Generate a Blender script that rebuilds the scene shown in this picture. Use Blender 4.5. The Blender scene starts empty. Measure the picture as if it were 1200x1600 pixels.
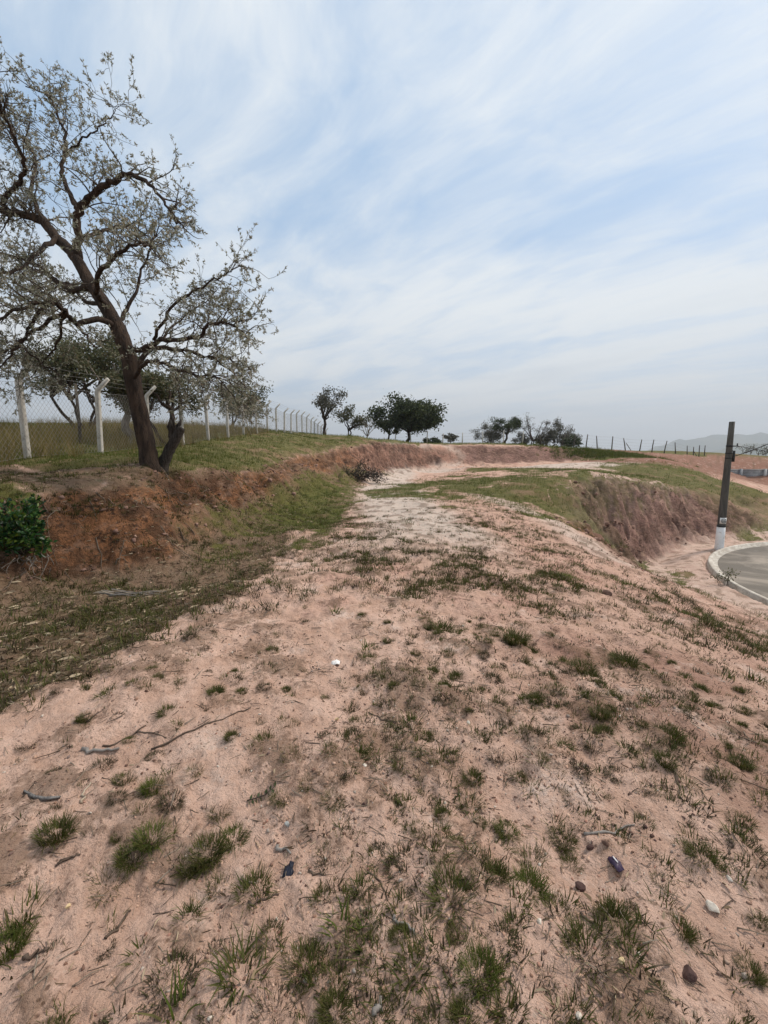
import bpy, math, random
import numpy as np

# ---------------------------------------------------------------- camera, sky, sun, exposure
scene = bpy.context.scene
COL = scene.collection
F, CU, CV, PITCH, CAMZ = 660.0, 600.0, 800.0, math.atan(85 / 660.0), 1.6
cam_d = bpy.data.cameras.new("camera")
cam = bpy.data.objects.new("camera", cam_d)
COL.objects.link(cam)
cam.location = (0, 0, CAMZ)
cam.rotation_euler = (math.pi / 2 - PITCH, 0, 0)
cam_d.sensor_fit = 'VERTICAL'
cam_d.sensor_height = 24.0
cam_d.lens = 24.0 * F / 1600.0
cam_d.clip_start = 0.05
cam_d.clip_end = 30000
scene.camera = cam

SUN_DIR = np.array((0.62, 0.30, 0.80)); SUN_DIR /= np.linalg.norm(SUN_DIR)
SUN_EL = math.asin(SUN_DIR[2]); SUN_AZ = math.atan2(SUN_DIR[0], SUN_DIR[1])
world = bpy.data.worlds.new("World"); scene.world = world; world.use_nodes = True
EXPOSURE = 0.50
SKY_STRENGTH = 0.10
scene.view_settings.view_transform = 'Standard'
scene.view_settings.look = 'None'
scene.view_settings.gamma = 1.0
scene.view_settings.use_curve_mapping = False
scene.view_settings.exposure = EXPOSURE


class NT:
    """small helper for node trees"""
    def __init__(self, tree, clear=True):
        self.t = tree
        if clear:
            tree.nodes.clear()

    def n(self, typ, ins=None, **props):
        nd = self.t.nodes.new(typ)
        for k, v in props.items():
            setattr(nd, k, v)
        for k, v in (ins or {}).items():
            s = nd.inputs[k]
            if hasattr(v, 'is_linked') or isinstance(v, bpy.types.NodeSocket):
                self.t.links.new(v, s)
            else:
                s.default_value = v
        return nd

    def link(self, a, b):
        self.t.links.new(a, b)

    def math(self, op, a, b=0.0, c=None, clamp=False):
        nd = self.t.nodes.new('ShaderNodeMath'); nd.operation = op; nd.use_clamp = clamp
        for i, v in enumerate((a, b) if c is None else (a, b, c)):
            if isinstance(v, bpy.types.NodeSocket): self.t.links.new(v, nd.inputs[i])
            else: nd.inputs[i].default_value = v
        return nd.outputs[0]

    def mix(self, f, a, b, mode='MIX'):
        nd = self.t.nodes.new('ShaderNodeMix'); nd.data_type = 'RGBA'; nd.blend_type = mode
        nd.clamp_factor = True
        for s, v in ((nd.inputs[0], f), (nd.inputs[6], a), (nd.inputs[7], b)):
            if isinstance(v, bpy.types.NodeSocket): self.t.links.new(v, s)
            elif s.type == 'RGBA': s.default_value = (*v, 1) if len(v) == 3 else v
            else: s.default_value = v
        return nd.outputs[2]

    def ramp(self, f, lo, hi):
        """smoothstep of f between lo and hi -> 0..1"""
        nd = self.t.nodes.new('ShaderNodeMapRange'); nd.interpolation_type = 'SMOOTHSTEP'
        if isinstance(f, bpy.types.NodeSocket): self.t.links.new(f, nd.inputs[0])
        for i, v in ((1, lo), (2, hi)):
            if isinstance(v, bpy.types.NodeSocket): self.t.links.new(v, nd.inputs[i])
            else: nd.inputs[i].default_value = v
        return nd.outputs[0]

    def noise(self, vec, scale, detail=4, rough=0.55, dist=0.0, lac=2.0):
        nd = self.t.nodes.new('ShaderNodeTexNoise')
        nd.inputs['Scale'].default_value = scale; nd.inputs['Detail'].default_value = detail
        nd.inputs['Roughness'].default_value = rough; nd.inputs['Distortion'].default_value = dist
        nd.inputs['Lacunarity'].default_value = lac
        if vec is not None: self.t.links.new(vec, nd.inputs['Vector'])
        return nd.outputs[0]


# world: clear-air sky with a high, streaky layer of thin cloud over it
def make_world():
    w = NT(world.node_tree)
    out = w.n('ShaderNodeOutputWorld')
    sky = w.n('ShaderNodeTexSky', sky_type='NISHITA', sun_disc=False, sun_elevation=SUN_EL, sun_rotation=SUN_AZ,
              air_density=1.0, dust_density=1.6, ozone_density=1.5)
    skyc = w.mix(1.0, sky.outputs[0], (SKY_STRENGTH,) * 3, 'MULTIPLY')
    tc = w.n('ShaderNodeTexCoord')
    sep = w.n('ShaderNodeSeparateXYZ', {0: tc.outputs['Generated']})
    zc = w.math('MAXIMUM', sep.outputs[2], 0.0)
    den = w.math('ADD', zc, 0.07)
    px = w.math('DIVIDE', sep.outputs[0], den); py = w.math('DIVIDE', sep.outputs[1], den)
    vec = w.n('ShaderNodeCombineXYZ', {0: px, 1: py, 2: 0.0}).outputs[0]
    # wind runs along (0.68,-0.73): stretch the clouds that way
    mp = w.n('ShaderNodeMapping', {'Vector': vec, 'Location': (CLX, CLY, 0.0), 'Rotation': (0, 0, math.radians(-47)), 'Scale': (2.4, 1.0, 1.0)}, vector_type='TEXTURE')
    warp = w.n('ShaderNodeTexNoise', {'Vector': vec, 'Scale': 0.9, 'Detail': 3.0})
    wv = w.n('ShaderNodeVectorMath', {0: warp.outputs[1], 1: (0.6, 0.45, 0.0)}, operation='MULTIPLY').outputs[0]
    v2 = w.n('ShaderNodeVectorMath', {0: mp.outputs[0], 1: wv}, operation='ADD').outputs[0]
    big = w.noise(v2, 0.75, 3, 0.5)
    mid = w.noise(v2, 1.9, 6, 0.6)
    fine = w.noise(v2, 5.0, 8, 0.66)
    s = w.math('ADD', w.math('MULTIPLY', big, 0.46), w.math('ADD', w.math('MULTIPLY', mid, 0.33), w.math('MULTIPLY', fine, 0.21)))
    cover = w.ramp(s, 0.36, 0.56)
    blue = w.mix(0.70, skyc, (0.32, 0.475, 0.665))            # high milky veil
    col = w.mix(w.math('MULTIPLY', cover, 0.9), blue, (0.69, 0.71, 0.715))
    # cloud thickness makes some darker grey-blue undersides low down
    gr = w.ramp(w.noise(v2, 1.1, 4, 0.5), 0.52, 0.72)
    low = w.math('SUBTRACT', 1.0, w.ramp(zc, 0.12, 0.42))
    col = w.mix(w.math('MULTIPLY', w.math('MULTIPLY', gr, low), 0.55), col, (0.37, 0.44, 0.53))
    # dusty air thickening to the horizon
    hz = w.math('POWER', w.math('SUBTRACT', 1.0, w.math('MINIMUM', zc, 1.0)), 9.0)
    col = w.mix(w.math('MULTIPLY', hz, 0.85), col, (0.51, 0.49, 0.46))
    # the thin cloud glows around the veiled sun
    bg = w.n('ShaderNodeBackground', {'Color': col, 'Strength': 1.0})
    w.link(bg.outputs[0], out.inputs[0])


CLX, CLY = 3.1, 1.7
make_world()
sun_d = bpy.data.lights.new("sun", 'SUN')
sun_d.energy = 2.7; sun_d.angle = math.radians(8); sun_d.color = (1.0, 0.90, 0.80)
sun = bpy.data.objects.new("sun", sun_d); COL.objects.link(sun)
from mathutils import Vector, Matrix
sun.rotation_euler = Vector(SUN_DIR).to_track_quat('Z', 'Y').to_euler()
sun.location = (0, 0, 50)

scene.render.engine = 'CYCLES'
scene.cycles.use_denoising = True
scene.cycles.max_bounces = 6
scene.cycles.diffuse_bounces = 3
scene.cycles.transparent_max_bounces = 8
scene.cycles.volume_bounces = 0

# ---------------------------------------------------------------- helpers
R = np.random.default_rng(7)


def P(u, v, d):
    """point of the place that stands d metres ahead along the view axis on the ground plan, at photo position u, v"""
    a, b = (u - CU) / F, -(v - CV) / F
    c, s = math.cos(PITCH), math.sin(PITCH)
    y = c + b * s; z = -s + b * c
    k = d / y
    return np.array((a * k, d, CAMZ + z * k))


def smooth01(x, a, b):
    t = np.clip((x - a) / (b - a), 0, 1)
    return t * t * (3 - 2 * t)


def _hash(ix, iy, seed):
    h = (ix.astype(np.int64) * 374761393 + iy.astype(np.int64) * 668265263 + seed * 1442695041) & 0xFFFFFFFF
    h = ((h ^ (h >> 13)) * 1274126177) & 0xFFFFFFFF
    h = ((h ^ (h >> 15)) * 2246822519) & 0xFFFFFFFF
    return ((h ^ (h >> 16)) & 0xFFFFFF) / float(0xFFFFFF)


def vnoise(x, y, seed=0):
    xi = np.floor(x); yi = np.floor(y); fx = x - xi; fy = y - yi
    ux = fx * fx * fx * (fx * (fx * 6 - 15) + 10); uy = fy * fy * fy * (fy * (fy * 6 - 15) + 10)
    a = _hash(xi, yi, seed); b = _hash(xi + 1, yi, seed); c = _hash(xi, yi + 1, seed); d = _hash(xi + 1, yi + 1, seed)
    return (a + (b - a) * ux) * (1 - uy) + (c + (d - c) * ux) * uy - 0.5


def fbm(x, y, seed=0, octs=4, gain=0.5):
    s = 0; amp = 1.0; f = 1.0
    for i in range(octs):
        ca, sa = math.cos(i * 1.3 + .4), math.sin(i * 1.3 + .4)
        s = s + amp * vnoise((x * ca - y * sa) * f + 17.3 * i, (x * sa + y * ca) * f - 9.1 * i, seed + i)
        amp *= gain; f *= 2.03
    return s


def mesh_obj(name, V, T, mat, parent=None, smooth=False, mat_idx=None, mats=None):
    me = bpy.data.meshes.new(name)
    V = np.asarray(V, dtype=np.float32); T = np.asarray(T, dtype=np.int32)
    me.vertices.add(len(V)); me.vertices.foreach_set("co", V.ravel())
    me.loops.add(T.size); me.loops.foreach_set("vertex_index", T.ravel())
    k = T.shape[1]
    me.polygons.add(len(T))
    me.polygons.foreach_set("loop_start", np.arange(0, T.size, k, dtype=np.int32))
    me.polygons.foreach_set("loop_total", np.full(len(T), k, dtype=np.int32))
    if smooth: me.polygons.foreach_set("use_smooth", np.ones(len(T), dtype=bool))
    for m in (mats or [mat]): me.materials.append(m)
    if mat_idx is not None: me.polygons.foreach_set("material_index", np.asarray(mat_idx, dtype=np.int32))
    me.update(calc_edges=True)
    o = bpy.data.objects.new(name, me); COL.objects.link(o)
    if parent is not None: o.parent = parent
    return o


def tag(o, label=None, cat=None, group=None, kind=None):
    if label: o['label'] = label
    if cat: o['category'] = cat
    if group: o['group'] = group
    if kind: o['kind'] = kind
    return o


def empty(name, loc, label, cat, group=None, rz=0.0):
    o = bpy.data.objects.new(name, None); COL.objects.link(o)
    o.empty_display_size = 0.2
    o.location = loc; o.rotation_euler = (0, 0, rz)
    return tag(o, label, cat, group)


class Geo:
    """collects triangles"""
    def __init__(self): self.V = []; self.T = []; self.n = 0
    def add(self, V, T):
        V = np.asarray(V, float); T = np.asarray(T, int)
        self.V.append(V); self.T.append(T + self.n); self.n += len(V)
        return self
    def box(self, c, s, rot=None):
        c = np.array(c, float); s = np.array(s, float) / 2
        v = np.array([(x, y, z) for x in (-1, 1) for y in (-1, 1) for z in (-1, 1)], float) * s
        if rot is not None: v = v @ np.array(rot).T
        q = [(0, 1, 3, 2), (4, 6, 7, 5), (0, 4, 5, 1), (2, 3, 7, 6), (0, 2, 6, 4), (1, 5, 7, 3)]
        t = [x for a, b, cc, d in q for x in ((a, b, cc), (a, cc, d))]
        return self.add(v + c, t)
    def tube(self, pts, rad, sides=6, cap=True, jitter=None):
        pts = np.asarray(pts, float); n = len(pts)
        rad = np.broadcast_to(np.asarray(rad, float), (n,))
        tan = np.gradient(pts, axis=0); tan /= np.linalg.norm(tan, axis=1, keepdims=True) + 1e-9
        ref = np.array((0.31, 0.17, 0.93)) if abs(tan[0] @ np.array((0.31, 0.17, 0.93))) < 0.9 else np.array((0.9, 0.3, -0.1))
        u = np.cross(tan, ref); u /= np.linalg.norm(u, axis=1, keepdims=True) + 1e-9
        w = np.cross(tan, u)
        a = np.linspace(0, 2 * math.pi, sides, endpoint=False)
        rr = rad[:, None] * np.ones(sides)
        if jitter is not None: rr = rr * jitter
        ring = pts[:, None, :] + rr[..., None] * (np.cos(a)[None, :, None] * u[:, None, :] + np.sin(a)[None, :, None] * w[:, None, :])
        V = ring.reshape(-1, 3); T = []
        i = np.arange(n - 1)[:, None] * sides; j = np.arange(sides)[None, :]; j2 = (j + 1) % sides
        A, B, C, D = i + j, i + j2, i + sides + j2, i + sides + j
        T = np.concatenate([np.stack([A, B, C], -1).reshape(-1, 3), np.stack([A, C, D], -1).reshape(-1, 3)])
        if cap:
            e = []
            for k in range(1, sides - 1):
                e.append((0, k + 1, k)); b = (n - 1) * sides; e.append((b, b + k, b + k + 1))
            T = np.concatenate([T, np.array(e)])
        return self.add(V, T)
    def build(self, name, mat, parent=None, smooth=False):
        return mesh_obj(name, np.concatenate(self.V), np.concatenate(self.T), mat, parent, smooth)


def new_mat(name):
    m = bpy.data.materials.new(name); m.use_nodes = True
    t = NT(m.node_tree)
    out = t.n('ShaderNodeOutputMaterial')
    bs = t.n('ShaderNodeBsdfPrincipled')
    bs.inputs['Specular IOR Level'].default_value = 0.25
    t.link(bs.outputs[0], out.inputs[0])
    return m, t, bs, out


def simple_mat(name, cols, rough=0.85, scale=6.0, bump=0.3, bump_scale=30.0, stretch=(1, 1, 1), bdist=0.01):
    """two or three colours broken up by noise, with fine relief"""
    m, t, bs, out = new_mat(name)
    tc = t.n('ShaderNodeTexCoord')
    mp = t.n('ShaderNodeMapping', {'Vector': tc.outputs['Object'], 'Scale': stretch}).outputs[0]
    n1 = t.noise(mp, scale, 5, 0.6)
    c = t.mix(t.ramp(n1, 0.35, 0.65), cols[0], cols[1])
    if len(cols) > 2:
        n2 = t.noise(mp, scale * 3.7, 4, 0.6)
        c = t.mix(t.ramp(n2, 0.55, 0.72), c, cols[2])
    t.link(c, bs.inputs['Base Color']); bs.inputs['Roughness'].default_value = rough
    b = t.n('ShaderNodeBump', {'Strength': bump, 'Distance': bdist, 'Height': t.noise(mp, bump_scale, 5, 0.65)})
    t.link(b.outputs[0], bs.inputs['Normal'])
    return m


def leaf_mat(name, cols, transl=0.25, rough=0.6):
    """leaf or blade colours that differ from leaf to leaf"""
    m, t, bs, out = new_mat(name)
    g = t.n('ShaderNodeNewGeometry')
    rmp = t.n('ShaderNodeValToRGB', {0: g.outputs['Random Per Island']})
    el = rmp.color_ramp.elements
    while len(el) < len(cols): el.new(0.5)
    for i, c in enumerate(cols):
        el[i].position = i / (len(cols) - 1); el[i].color = (*c, 1)
    bs.inputs['Roughness'].default_value = rough
    t.link(rmp.outputs[0], bs.inputs['Base Color'])
    tr = t.n('ShaderNodeBsdfTranslucent', {'Color': rmp.outputs[0]})
    ms = t.n('ShaderNodeMixShader', {0: transl, 1: bs.outputs[0], 2: tr.outputs[0]})
    t.link(ms.outputs[0], out.inputs[0])
    return m


# ---------------------------------------------------------------- terrain height
def polyline(pts, step):
    pts = np.array(pts, float); out = []
    for a, b in zip(pts[:-1], pts[1:]):
        n = max(1, int(np.linalg.norm((b - a)[:2]) / step))
        for i in range(n): out.append(a + (b - a) * i / n)
    out.append(pts[-1]); return out


LIP = [P(-260, 850, 4.6), P(-120, 815, 5.2), P(0, 795, 5.7), P(90, 796, 6.1), P(190, 786, 7.0), P(270, 768, 8.5), P(340, 752, 10.5), P(400, 738, 14.0),
       P(440, 718, 20), P(500, 713, 26), P(560, 702, 34), P(610, 697, 42), P(660, 697, 47.5), P(706, 698, 49.5), P(790, 699, 50.5), P(854, 700, 52), P(930, 704, 54)]
TOE = [(-2.6, 2.6, .05), (-3.6, 3.7, .05), (-4.35, 4.75, .03), (-4.35, 5.55, .03), (-3.95, 6.3, .03), (-3.4, 7.7, .04), (-3.05, 9.2, .05), (-2.85, 13.0, .1), (-2.6, 18.0, .15),
       (-2.3, 22.5, .2), (-1.2, 29, .35), (0.6, 38, .6), (3.6, 44, .85), (8, 46, .95), (14, 47, 1.0), (20, 48.3, 1.2), (25, 50, 1.5)]
LIP2 = [(34, 35.5, -1.7), (26.5, 32.5, -1.35), (20.5, 28.8, -.65), (15.0, 24.8, .0), (12.4, 22.6, .12), (10, 20.6, .15), (8.5, 19.3, .1), (7, 18.3, -.05), (5.9, 17.3, -.2), (6.1, 14.5, -.58), (6.5, 12.5, -.93),
        (6.8, 10.5, -1.36), (7.3, 9.3, -1.5), (8.5, 9.35, -1.85), (9.2, 7.5, -2.0), (9.3, 3, -2.0), (9.3, -3, -2.0)]
TOE2 = [(34, 32, -3.1), (26, 28.8, -3.1), (20, 25, -3.1), (13, 20.7, -3.1), (11.5, 18.8, -3.0), (10, 17.3, -2.6), (8.8, 16.5, -1.8), (8.2, 16.2, -1.2)]
TOE3 = [(8.4, 15.2, -2.2), (9.2, 14, -3.0), (9.9, 12.4, -3.05), (10.6, 10.9, -3.1), (11.6, 7, -3.1), (11.6, 0, -3.1), (12, -8, -3.1)]
PTS = polyline(LIP, 0.9) + polyline(TOE, 0.9) + polyline(LIP2, 0.9) + polyline(TOE2, 1.0) + polyline(TOE3, 1.2)
PTS += [(0, 2, 0), (0, 4, 0), (0, 8, .05), (0, 15, .1), (0, 22, .17), (0, 30, .35), (2, 38, .6), (-1.5, 1, .02), (-1.5, 5, .02), (-1.8, 9, .04), (0, -3, 0), (0, -12, 0),
        (2, 2.2, -.05), (3, 4, -.27), (4, 4.4, -.55), (6, 6.6, -1.25), (4, 8, -.35), (2, 6, -.08), (3, 12, -.05), (4, 17, .03), (3, 24, .2), (5, 12, -.45), (5, -2, -.6), (6, -8, -.9),
        (7, 24, .25), (10, 28, .35), (6, 32, .45), (12, 36, .6), (8, 40, .75), (14.5, 28, .3), (20, 36, .2), (18, 42, 1.1), (27, 42, 1.5), (24, 38, .7), (31, 47, 1.4),
        (23.5, 12, -3.2), (23, 0, -3.2), (23, -12, -3.2), (15, 15, -3.15), (18, 22, -3.15), (34, 12, -3.2), (40, 22, -3.2), (15, 5, -3.15), (34, 26, -3.1), (45, 0, -3.2), (13, 17.5, -3.1),
        (27, 54, 2.4), (33, 60, 2.7), (45, 62, 2.5), (52, 76, 2.7), (62, 76, 2.7), (80, 76, 2.6), (46, 50, -1.95), (40, 41, -1.9), (50, 58, -1.95), (56, 58, -1.95), (62, 58, -1.95), (74, 58, -1.95),
        (50, 62.5, .5), (56, 62.5, .5), (62, 62.5, .5), (74, 62.5, .5), (46, 66, 1.6), (55, 68, 1.5), (70, 68, 1.5), (43, 58, .8), (60, 45, -1.8), (70, 35, -2.5),
        (0, 60, 3.2), (10, 62, 3.1), (20, 64, 2.9), (30, 68, 2.9), (0, 75, 3.2), (20, 78, 3.0), (40, 80, 2.7), (-8, 60, 3.6)]
PTS += [P(235, 728, 9.0), P(330, 728, 12), P(120, 740, 8.2), P(0, 738, 8.0), P(-200, 740, 8), P(47, 715, 9.8), P(-200, 715, 9.8), P(157, 708, 12.2), P(291, 697, 17.5), P(331, 690, 20), P(359, 684, 22.4),
        P(0, 668, 22), P(100, 664, 24), P(200, 666, 26), P(-300, 668, 22), P(300, 670, 29), P(400, 672, 34), P(421, 674, 30.6), P(400, 690, 22), P(440, 700, 23), P(440, 673, 45), P(500, 681, 45), P(500, 690, 36),
        P(560, 690, 45), P(600, 693.5, 52), P(640, 695, 56), (-20, 40, 4.5), (-40, 40, 4.8), (-12, 60, 4.4), (-25, 3, 1.5), (-12, 2, 1.2), (-8, -3, 1.0), (-5, -3, .5), (-10, -12, 1.0)]
PTS = np.array([tuple(p) for p in PTS], float)
_keep = []                                                        # thin near-coincident control points
for i, p in enumerate(PTS):
    if all((PTS[k, 0] - p[0]) ** 2 + (PTS[k, 1] - p[1]) ** 2 > 0.09 for k in _keep): _keep.append(i)
PTS = PTS[_keep]


def _phi(d2): return np.sqrt(d2 + 0.06)


_d2 = ((PTS[:, None, :2] - PTS[None, :, :2]) ** 2).sum(-1)
_n = len(PTS)
_A = np.zeros((_n + 3, _n + 3)); _A[:_n, :_n] = _phi(_d2) - np.eye(_n) * 0.02
_A[:_n, _n] = 1; _A[:_n, _n + 1:] = PTS[:, :2]; _A[_n:, :_n] = _A[:_n, _n:].T
_w = np.linalg.solve(_A, np.concatenate([PTS[:, 2], np.zeros(3)]))
ROADC, ROADR = np.array((23.85, 12.0)), 11.2


def rbf(x, y):
    out = np.empty(len(x))
    for i in range(0, len(x), 20000):
        xs, ys = x[i:i + 20000], y[i:i + 20000]
        ph = _phi((xs[:, None] - PTS[None, :, 0]) ** 2 + (ys[:, None] - PTS[None, :, 1]) ** 2)
        out[i:i + 20000] = ph @ _w[:_n] + _w[_n] + _w[_n + 1] * xs + _w[_n + 2] * ys
    return out


def seg_dist(x, y, line):
    L = np.array([tuple(p)[:2] for p in line], float); best = np.full(len(x), 1e9)
    for a, b in zip(L[:-1], L[1:]):
        ab = b - a; t = np.clip(((x - a[0]) * ab[0] + (y - a[1]) * ab[1]) / (ab @ ab), 0, 1)
        best = np.minimum(best, np.hypot(x - a[0] - t * ab[0], y - a[1] - t * ab[1]))
    return best


STREET_HALF = 7.2


def road_dist(x, y):
    """distance measure that equals ROADR on the road's edge: turning circle plus the street that leaves it"""
    rd = np.hypot(x - ROADC[0], y - ROADC[1])
    st = np.abs(y - ROADC[1]) - STREET_HALF + ROADR
    return np.where((x > ROADC[0]) & (x < 62), np.minimum(rd, st), rd)


def macro(x, y):
    """large form of the land; returns height and how bank-like the spot is"""
    r = np.hypot(x, y)
    rc = np.minimum(1.0, 95.0 / np.maximum(r, 1e-6)); xc, yc = x * rc, y * rc
    db = np.minimum(np.minimum(seg_dist(xc, yc, LIP), seg_dist(xc, yc, TOE)), np.minimum(seg_dist(xc, yc, LIP2[:9]), seg_dist(xc, yc, TOE2)))
    k = 1 - smooth01(db, 0.5, 2.0)
    far = smooth01(r, 12, 30)
    wx = (0.42 * fbm(xc * .9, yc * .9, 3, 3) + 0.22 * fbm(xc * 3.1, yc * 3.1, 5, 2)) * k * (1 + far)
    wy = (0.42 * fbm(xc * .9, yc * .9, 13, 3) + 0.22 * fbm(xc * 3.1, yc * 3.1, 15, 2)) * k * (1 + far)
    z = rbf(xc + wx, yc + wy)
    e = 0.12
    gx = (rbf(xc + wx + e, yc + wy) - z) / e; gy = (rbf(xc + wx, yc + wy + e) - z) / e
    slope = np.hypot(gx, gy)
    rd = road_dist(x, y)
    b = 1 - smooth01(rd, ROADR + 0.3, ROADR + 2.6)
    z = z * (1 - b) + (-3.26) * b
    z = np.where(rd > ROADR + 0.33, np.maximum(z, -3.12) * b + z * (1 - b), z)
    f = smooth01(r, 85, 420)
    z = z * (1 - f) + (-28.0) * f
    return z, slope, db


def ground(x, y, full=False):
    x = np.atleast_1d(np.asarray(x, float)); y = np.atleast_1d(np.asarray(y, float))
    z, slope, db = macro(x, y)
    r = np.hypot(x, y)
    rd = road_dist(x, y)
    calm = smooth01(rd, ROADR + 0.4, ROADR + 2.0)
    near = 1 - smooth01(r, 8, 26)
    bank = smooth01(slope, 0.38, 0.8) * smooth01(rd, ROADR + 1, ROADR + 3)
    rough = 0.09 * fbm(x * .45, y * .45, 21, 3) + 0.055 * fbm(x * 1.7, y * 1.7, 31, 3) * (0.5 + near)
    # hummocks that gather round the tufts, with flatter sand between
    hum = fbm(x * 3.6, y * 3.6, 41, 4)
    rough += near * (0.055 * np.maximum(hum, -0.12))
    rough += near * (1 - smooth01(r, 5, 14)) * (0.024 * fbm(x * 12, y * 12, 51, 3) + 0.018 * np.maximum(0, vnoise(x * 29, y * 29, 57)))
    z = z + rough * calm * (1 - f_far(r))
    # eroded faces: runnels and ledges
    run = np.abs(fbm(x * 1.5, y * 1.5, 61, 3)) * 0.34 + np.abs(fbm(x * 4.2, y * 4.2, 67, 3)) * 0.14
    z = z - bank * (run - 0.10) * np.where(r > 15, 1.5, 0.95) * np.clip(1.2 - f_far(r), 0, 1)
    if full: return z, bank, slope, db, hum
    return z


def f_far(r): return smooth01(r, 80, 300)


def gz(x, y): return float(ground(x, y)[0])


def hit(us, vs):
    """where the sight lines through photo positions meet the ground"""
    us = np.atleast_1d(us).astype(float); vs = np.atleast_1d(vs).astype(float)
    a, b = (us - CU) / F, -(vs - CV) / F
    c, s = math.cos(PITCH), math.sin(PITCH)
    dy = c + b * s; dz = -s + b * c
    t = np.geomspace(0.6, 90, 420)
    X = a[:, None] * t; Y = dy[:, None] * t; Z = CAMZ + dz[:, None] * t
    G = ground(X.ravel(), Y.ravel()).reshape(X.shape)
    below = Z < G
    k = np.where(below.any(1), below.argmax(1), len(t) - 1)
    i = np.arange(len(us)); k0 = np.maximum(k - 1, 0)
    e0 = (Z - G)[i, k0]; e1 = (Z - G)[i, k]
    f = np.clip(e0 / (e0 - e1 + 1e-9), 0, 1)
    tt = t[k0] + (t[k] - t[k0]) * f
    x, y = a * tt, dy * tt
    return np.stack([x, y, ground(x, y)], 1)


def zones(x, y, bank, hum):
    """what the soil is made of and what covers it, 0..1 each"""
    r = np.hypot(x, y); rd_ = road_dist(x, y)
    n1 = fbm(x * .55, y * .55, 71, 3); n2 = fbm(x * 1.8, y * 1.8, 81, 3); n3 = fbm(x * .16, y * .16, 91, 3)
    # left of the sand sheet: litter and weeds along the foot of the bank
    edge = np.interp(y, (0, 1.2, 2.4, 3.0, 4.2, 5.5, 9, 14, 20, 30), (-3.4, -2.6, -1.9, -1.85, -1.75, -1.45, -1.3, -1.3, -1.5, -1.6))
    lip_x = np.interp(y, [p[1] for p in LIP[:13]], [p[0] for p in LIP[:13]])
    litter = smooth01(edge - x + 0.9 * n1 + .5 * n2, -0.25, 0.35) * (y < 45) * (1 - smooth01(lip_x - x, -.2, .4))
    top = smooth01(lip_x - x + .5 * n1, 0.0, 0.7) * smooth01(y, 3, 5)
    bare_r = np.hypot((x + 5.6) / 3.4, (y - 7.3) / 1.5)
    bare = (1 - smooth01(bare_r + .7 * n1, .8, 1.25)) * top
    grass = top * (1 - bare) * (1 - 0 * n1)
    litter = np.maximum(litter, bare * .9)
    # green flat in the middle distance
    gp = smooth01(1.30 - np.hypot((x - 5.9 - (y - 22) * .14) / 5.0, (y - 22) / 10.5) + .9 * n3 + .6 * n1 + .5 * n2, -.1, .6)
    pat = smooth01(fbm(x * .7, y * .7, 95, 4), -.30, .12); gp = gp * (.50 + .50 * pat)
    gl = smooth01(1.0 - np.hypot((x + 2.5) / 1.6, (y - 16.5) / 10.5) + .7 * n1, 0, .6)
    gf = smooth01(y - np.interp(x, (3.6, 8, 14, 20, 27, 33, 45, 60, 90), (48.4, 50, 51, 52.4, 55, 60.5, 63, 76, 76)) + n1, 0, 1) * (x > -5)
    gm = smooth01(1.1 - np.hypot((x - 27.5) / 7.5, (y - 52) / 4.0) + .5 * n1, 0, .3)
    gi = smooth01(1.0 - np.hypot((x - 8.3) / 1.5, (y - 18) / 1.8) + .5 * n1, 0, .3)
    gb = smooth01(1.15 - np.hypot((x - 21) / 12, (y - 34) / 7.5) + .8 * n3 + .4 * n1, 0, .5) * .8
    grass = np.clip(np.maximum.reduce([grass, gp, gl * .9, gf, gm, gi, gb * 1.0]), 0, 1)
    behind = smooth01(r, 70, 110)
    grass = np.maximum(grass, behind)
    # pale dusty track and the whitish strip before the far cut
    tx = np.interp(y, (6, 10, 14, 20, 28, 38), (.9, .75, .5, .3, .2, 1.2))
    track = (1 - smooth01(np.abs(x - tx) + .7 * n1, .8, 2.0)) * smooth01(y, 5.5, 10)
    strip = (1 - smooth01(np.abs(y - (40.5 + .04 * x)) + 3 * n3 + 1.2 * n1, 1.2, 3.4)) * smooth01(x, 1, 4) * (1 - smooth01(x, 22, 30))
    crest = (1 - smooth01(np.abs(x - np.interp(y, (9, 12, 16, 19), (5.6, 5.4, 4.6, 3.8))) + .5 * n1, .3, 1.1)) * smooth01(y, 8.5, 10.5) * (1 - smooth01(y, 16, 19)) * .75
    pale = np.clip(np.maximum.reduce([track, strip, crest]), 0, 1)
    mauve = np.maximum(smooth01(x, 6.5, 9.5) * smooth01(y, 9, 13), .75 * smooth01(y, 24, 36))
    pink = np.clip(smooth01(n1 + .8 * n2, -.05, .5) * .8 + smooth01(x + .6 * n1, .3, 4.0) * .5, 0, 1)
    pink = pink * (.35 + .65 * smooth01(y + .8 * n1, 1.6, 3.6))
    pink = np.maximum(pink, .9 * (1 - smooth01(np.hypot((x - 6.4) / 2.2, (y - 47.5) / 2.5), .6, 1.1)))
    red = smooth01(1.2 - np.hypot((x - 30) / 9, (y - 46) / 8) + .5 * n3, 0, .4)
    red = np.maximum(red, smooth01(x, 38, 44) * smooth01(y, 36, 42))
    nl = 1 - smooth01(seg_dist(x, y, LIP[:12]) + .5 * n1, .15, .9)
    litter = np.maximum(litter, np.where(y < 13, .85, .55) * nl); grass = np.maximum(grass, .9 * (1 - smooth01(seg_dist(x, y, LIP[6:13]) + .6 * n1, .3, 1.1)) * (y > 12) * (x < -.5) * (1 - bank))
    low = smooth01(x - lip_x - .25 - .10 * n1 - .03 * np.maximum(y - 7, 0), 0, .5) * smooth01(y + 2 * n2, 6.8, 8.6) * (1 - smooth01(y, 30, 40)) * (1 - smooth01(x - edge + .8 * n1 + .4 * n2, -.1, .6))
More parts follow.
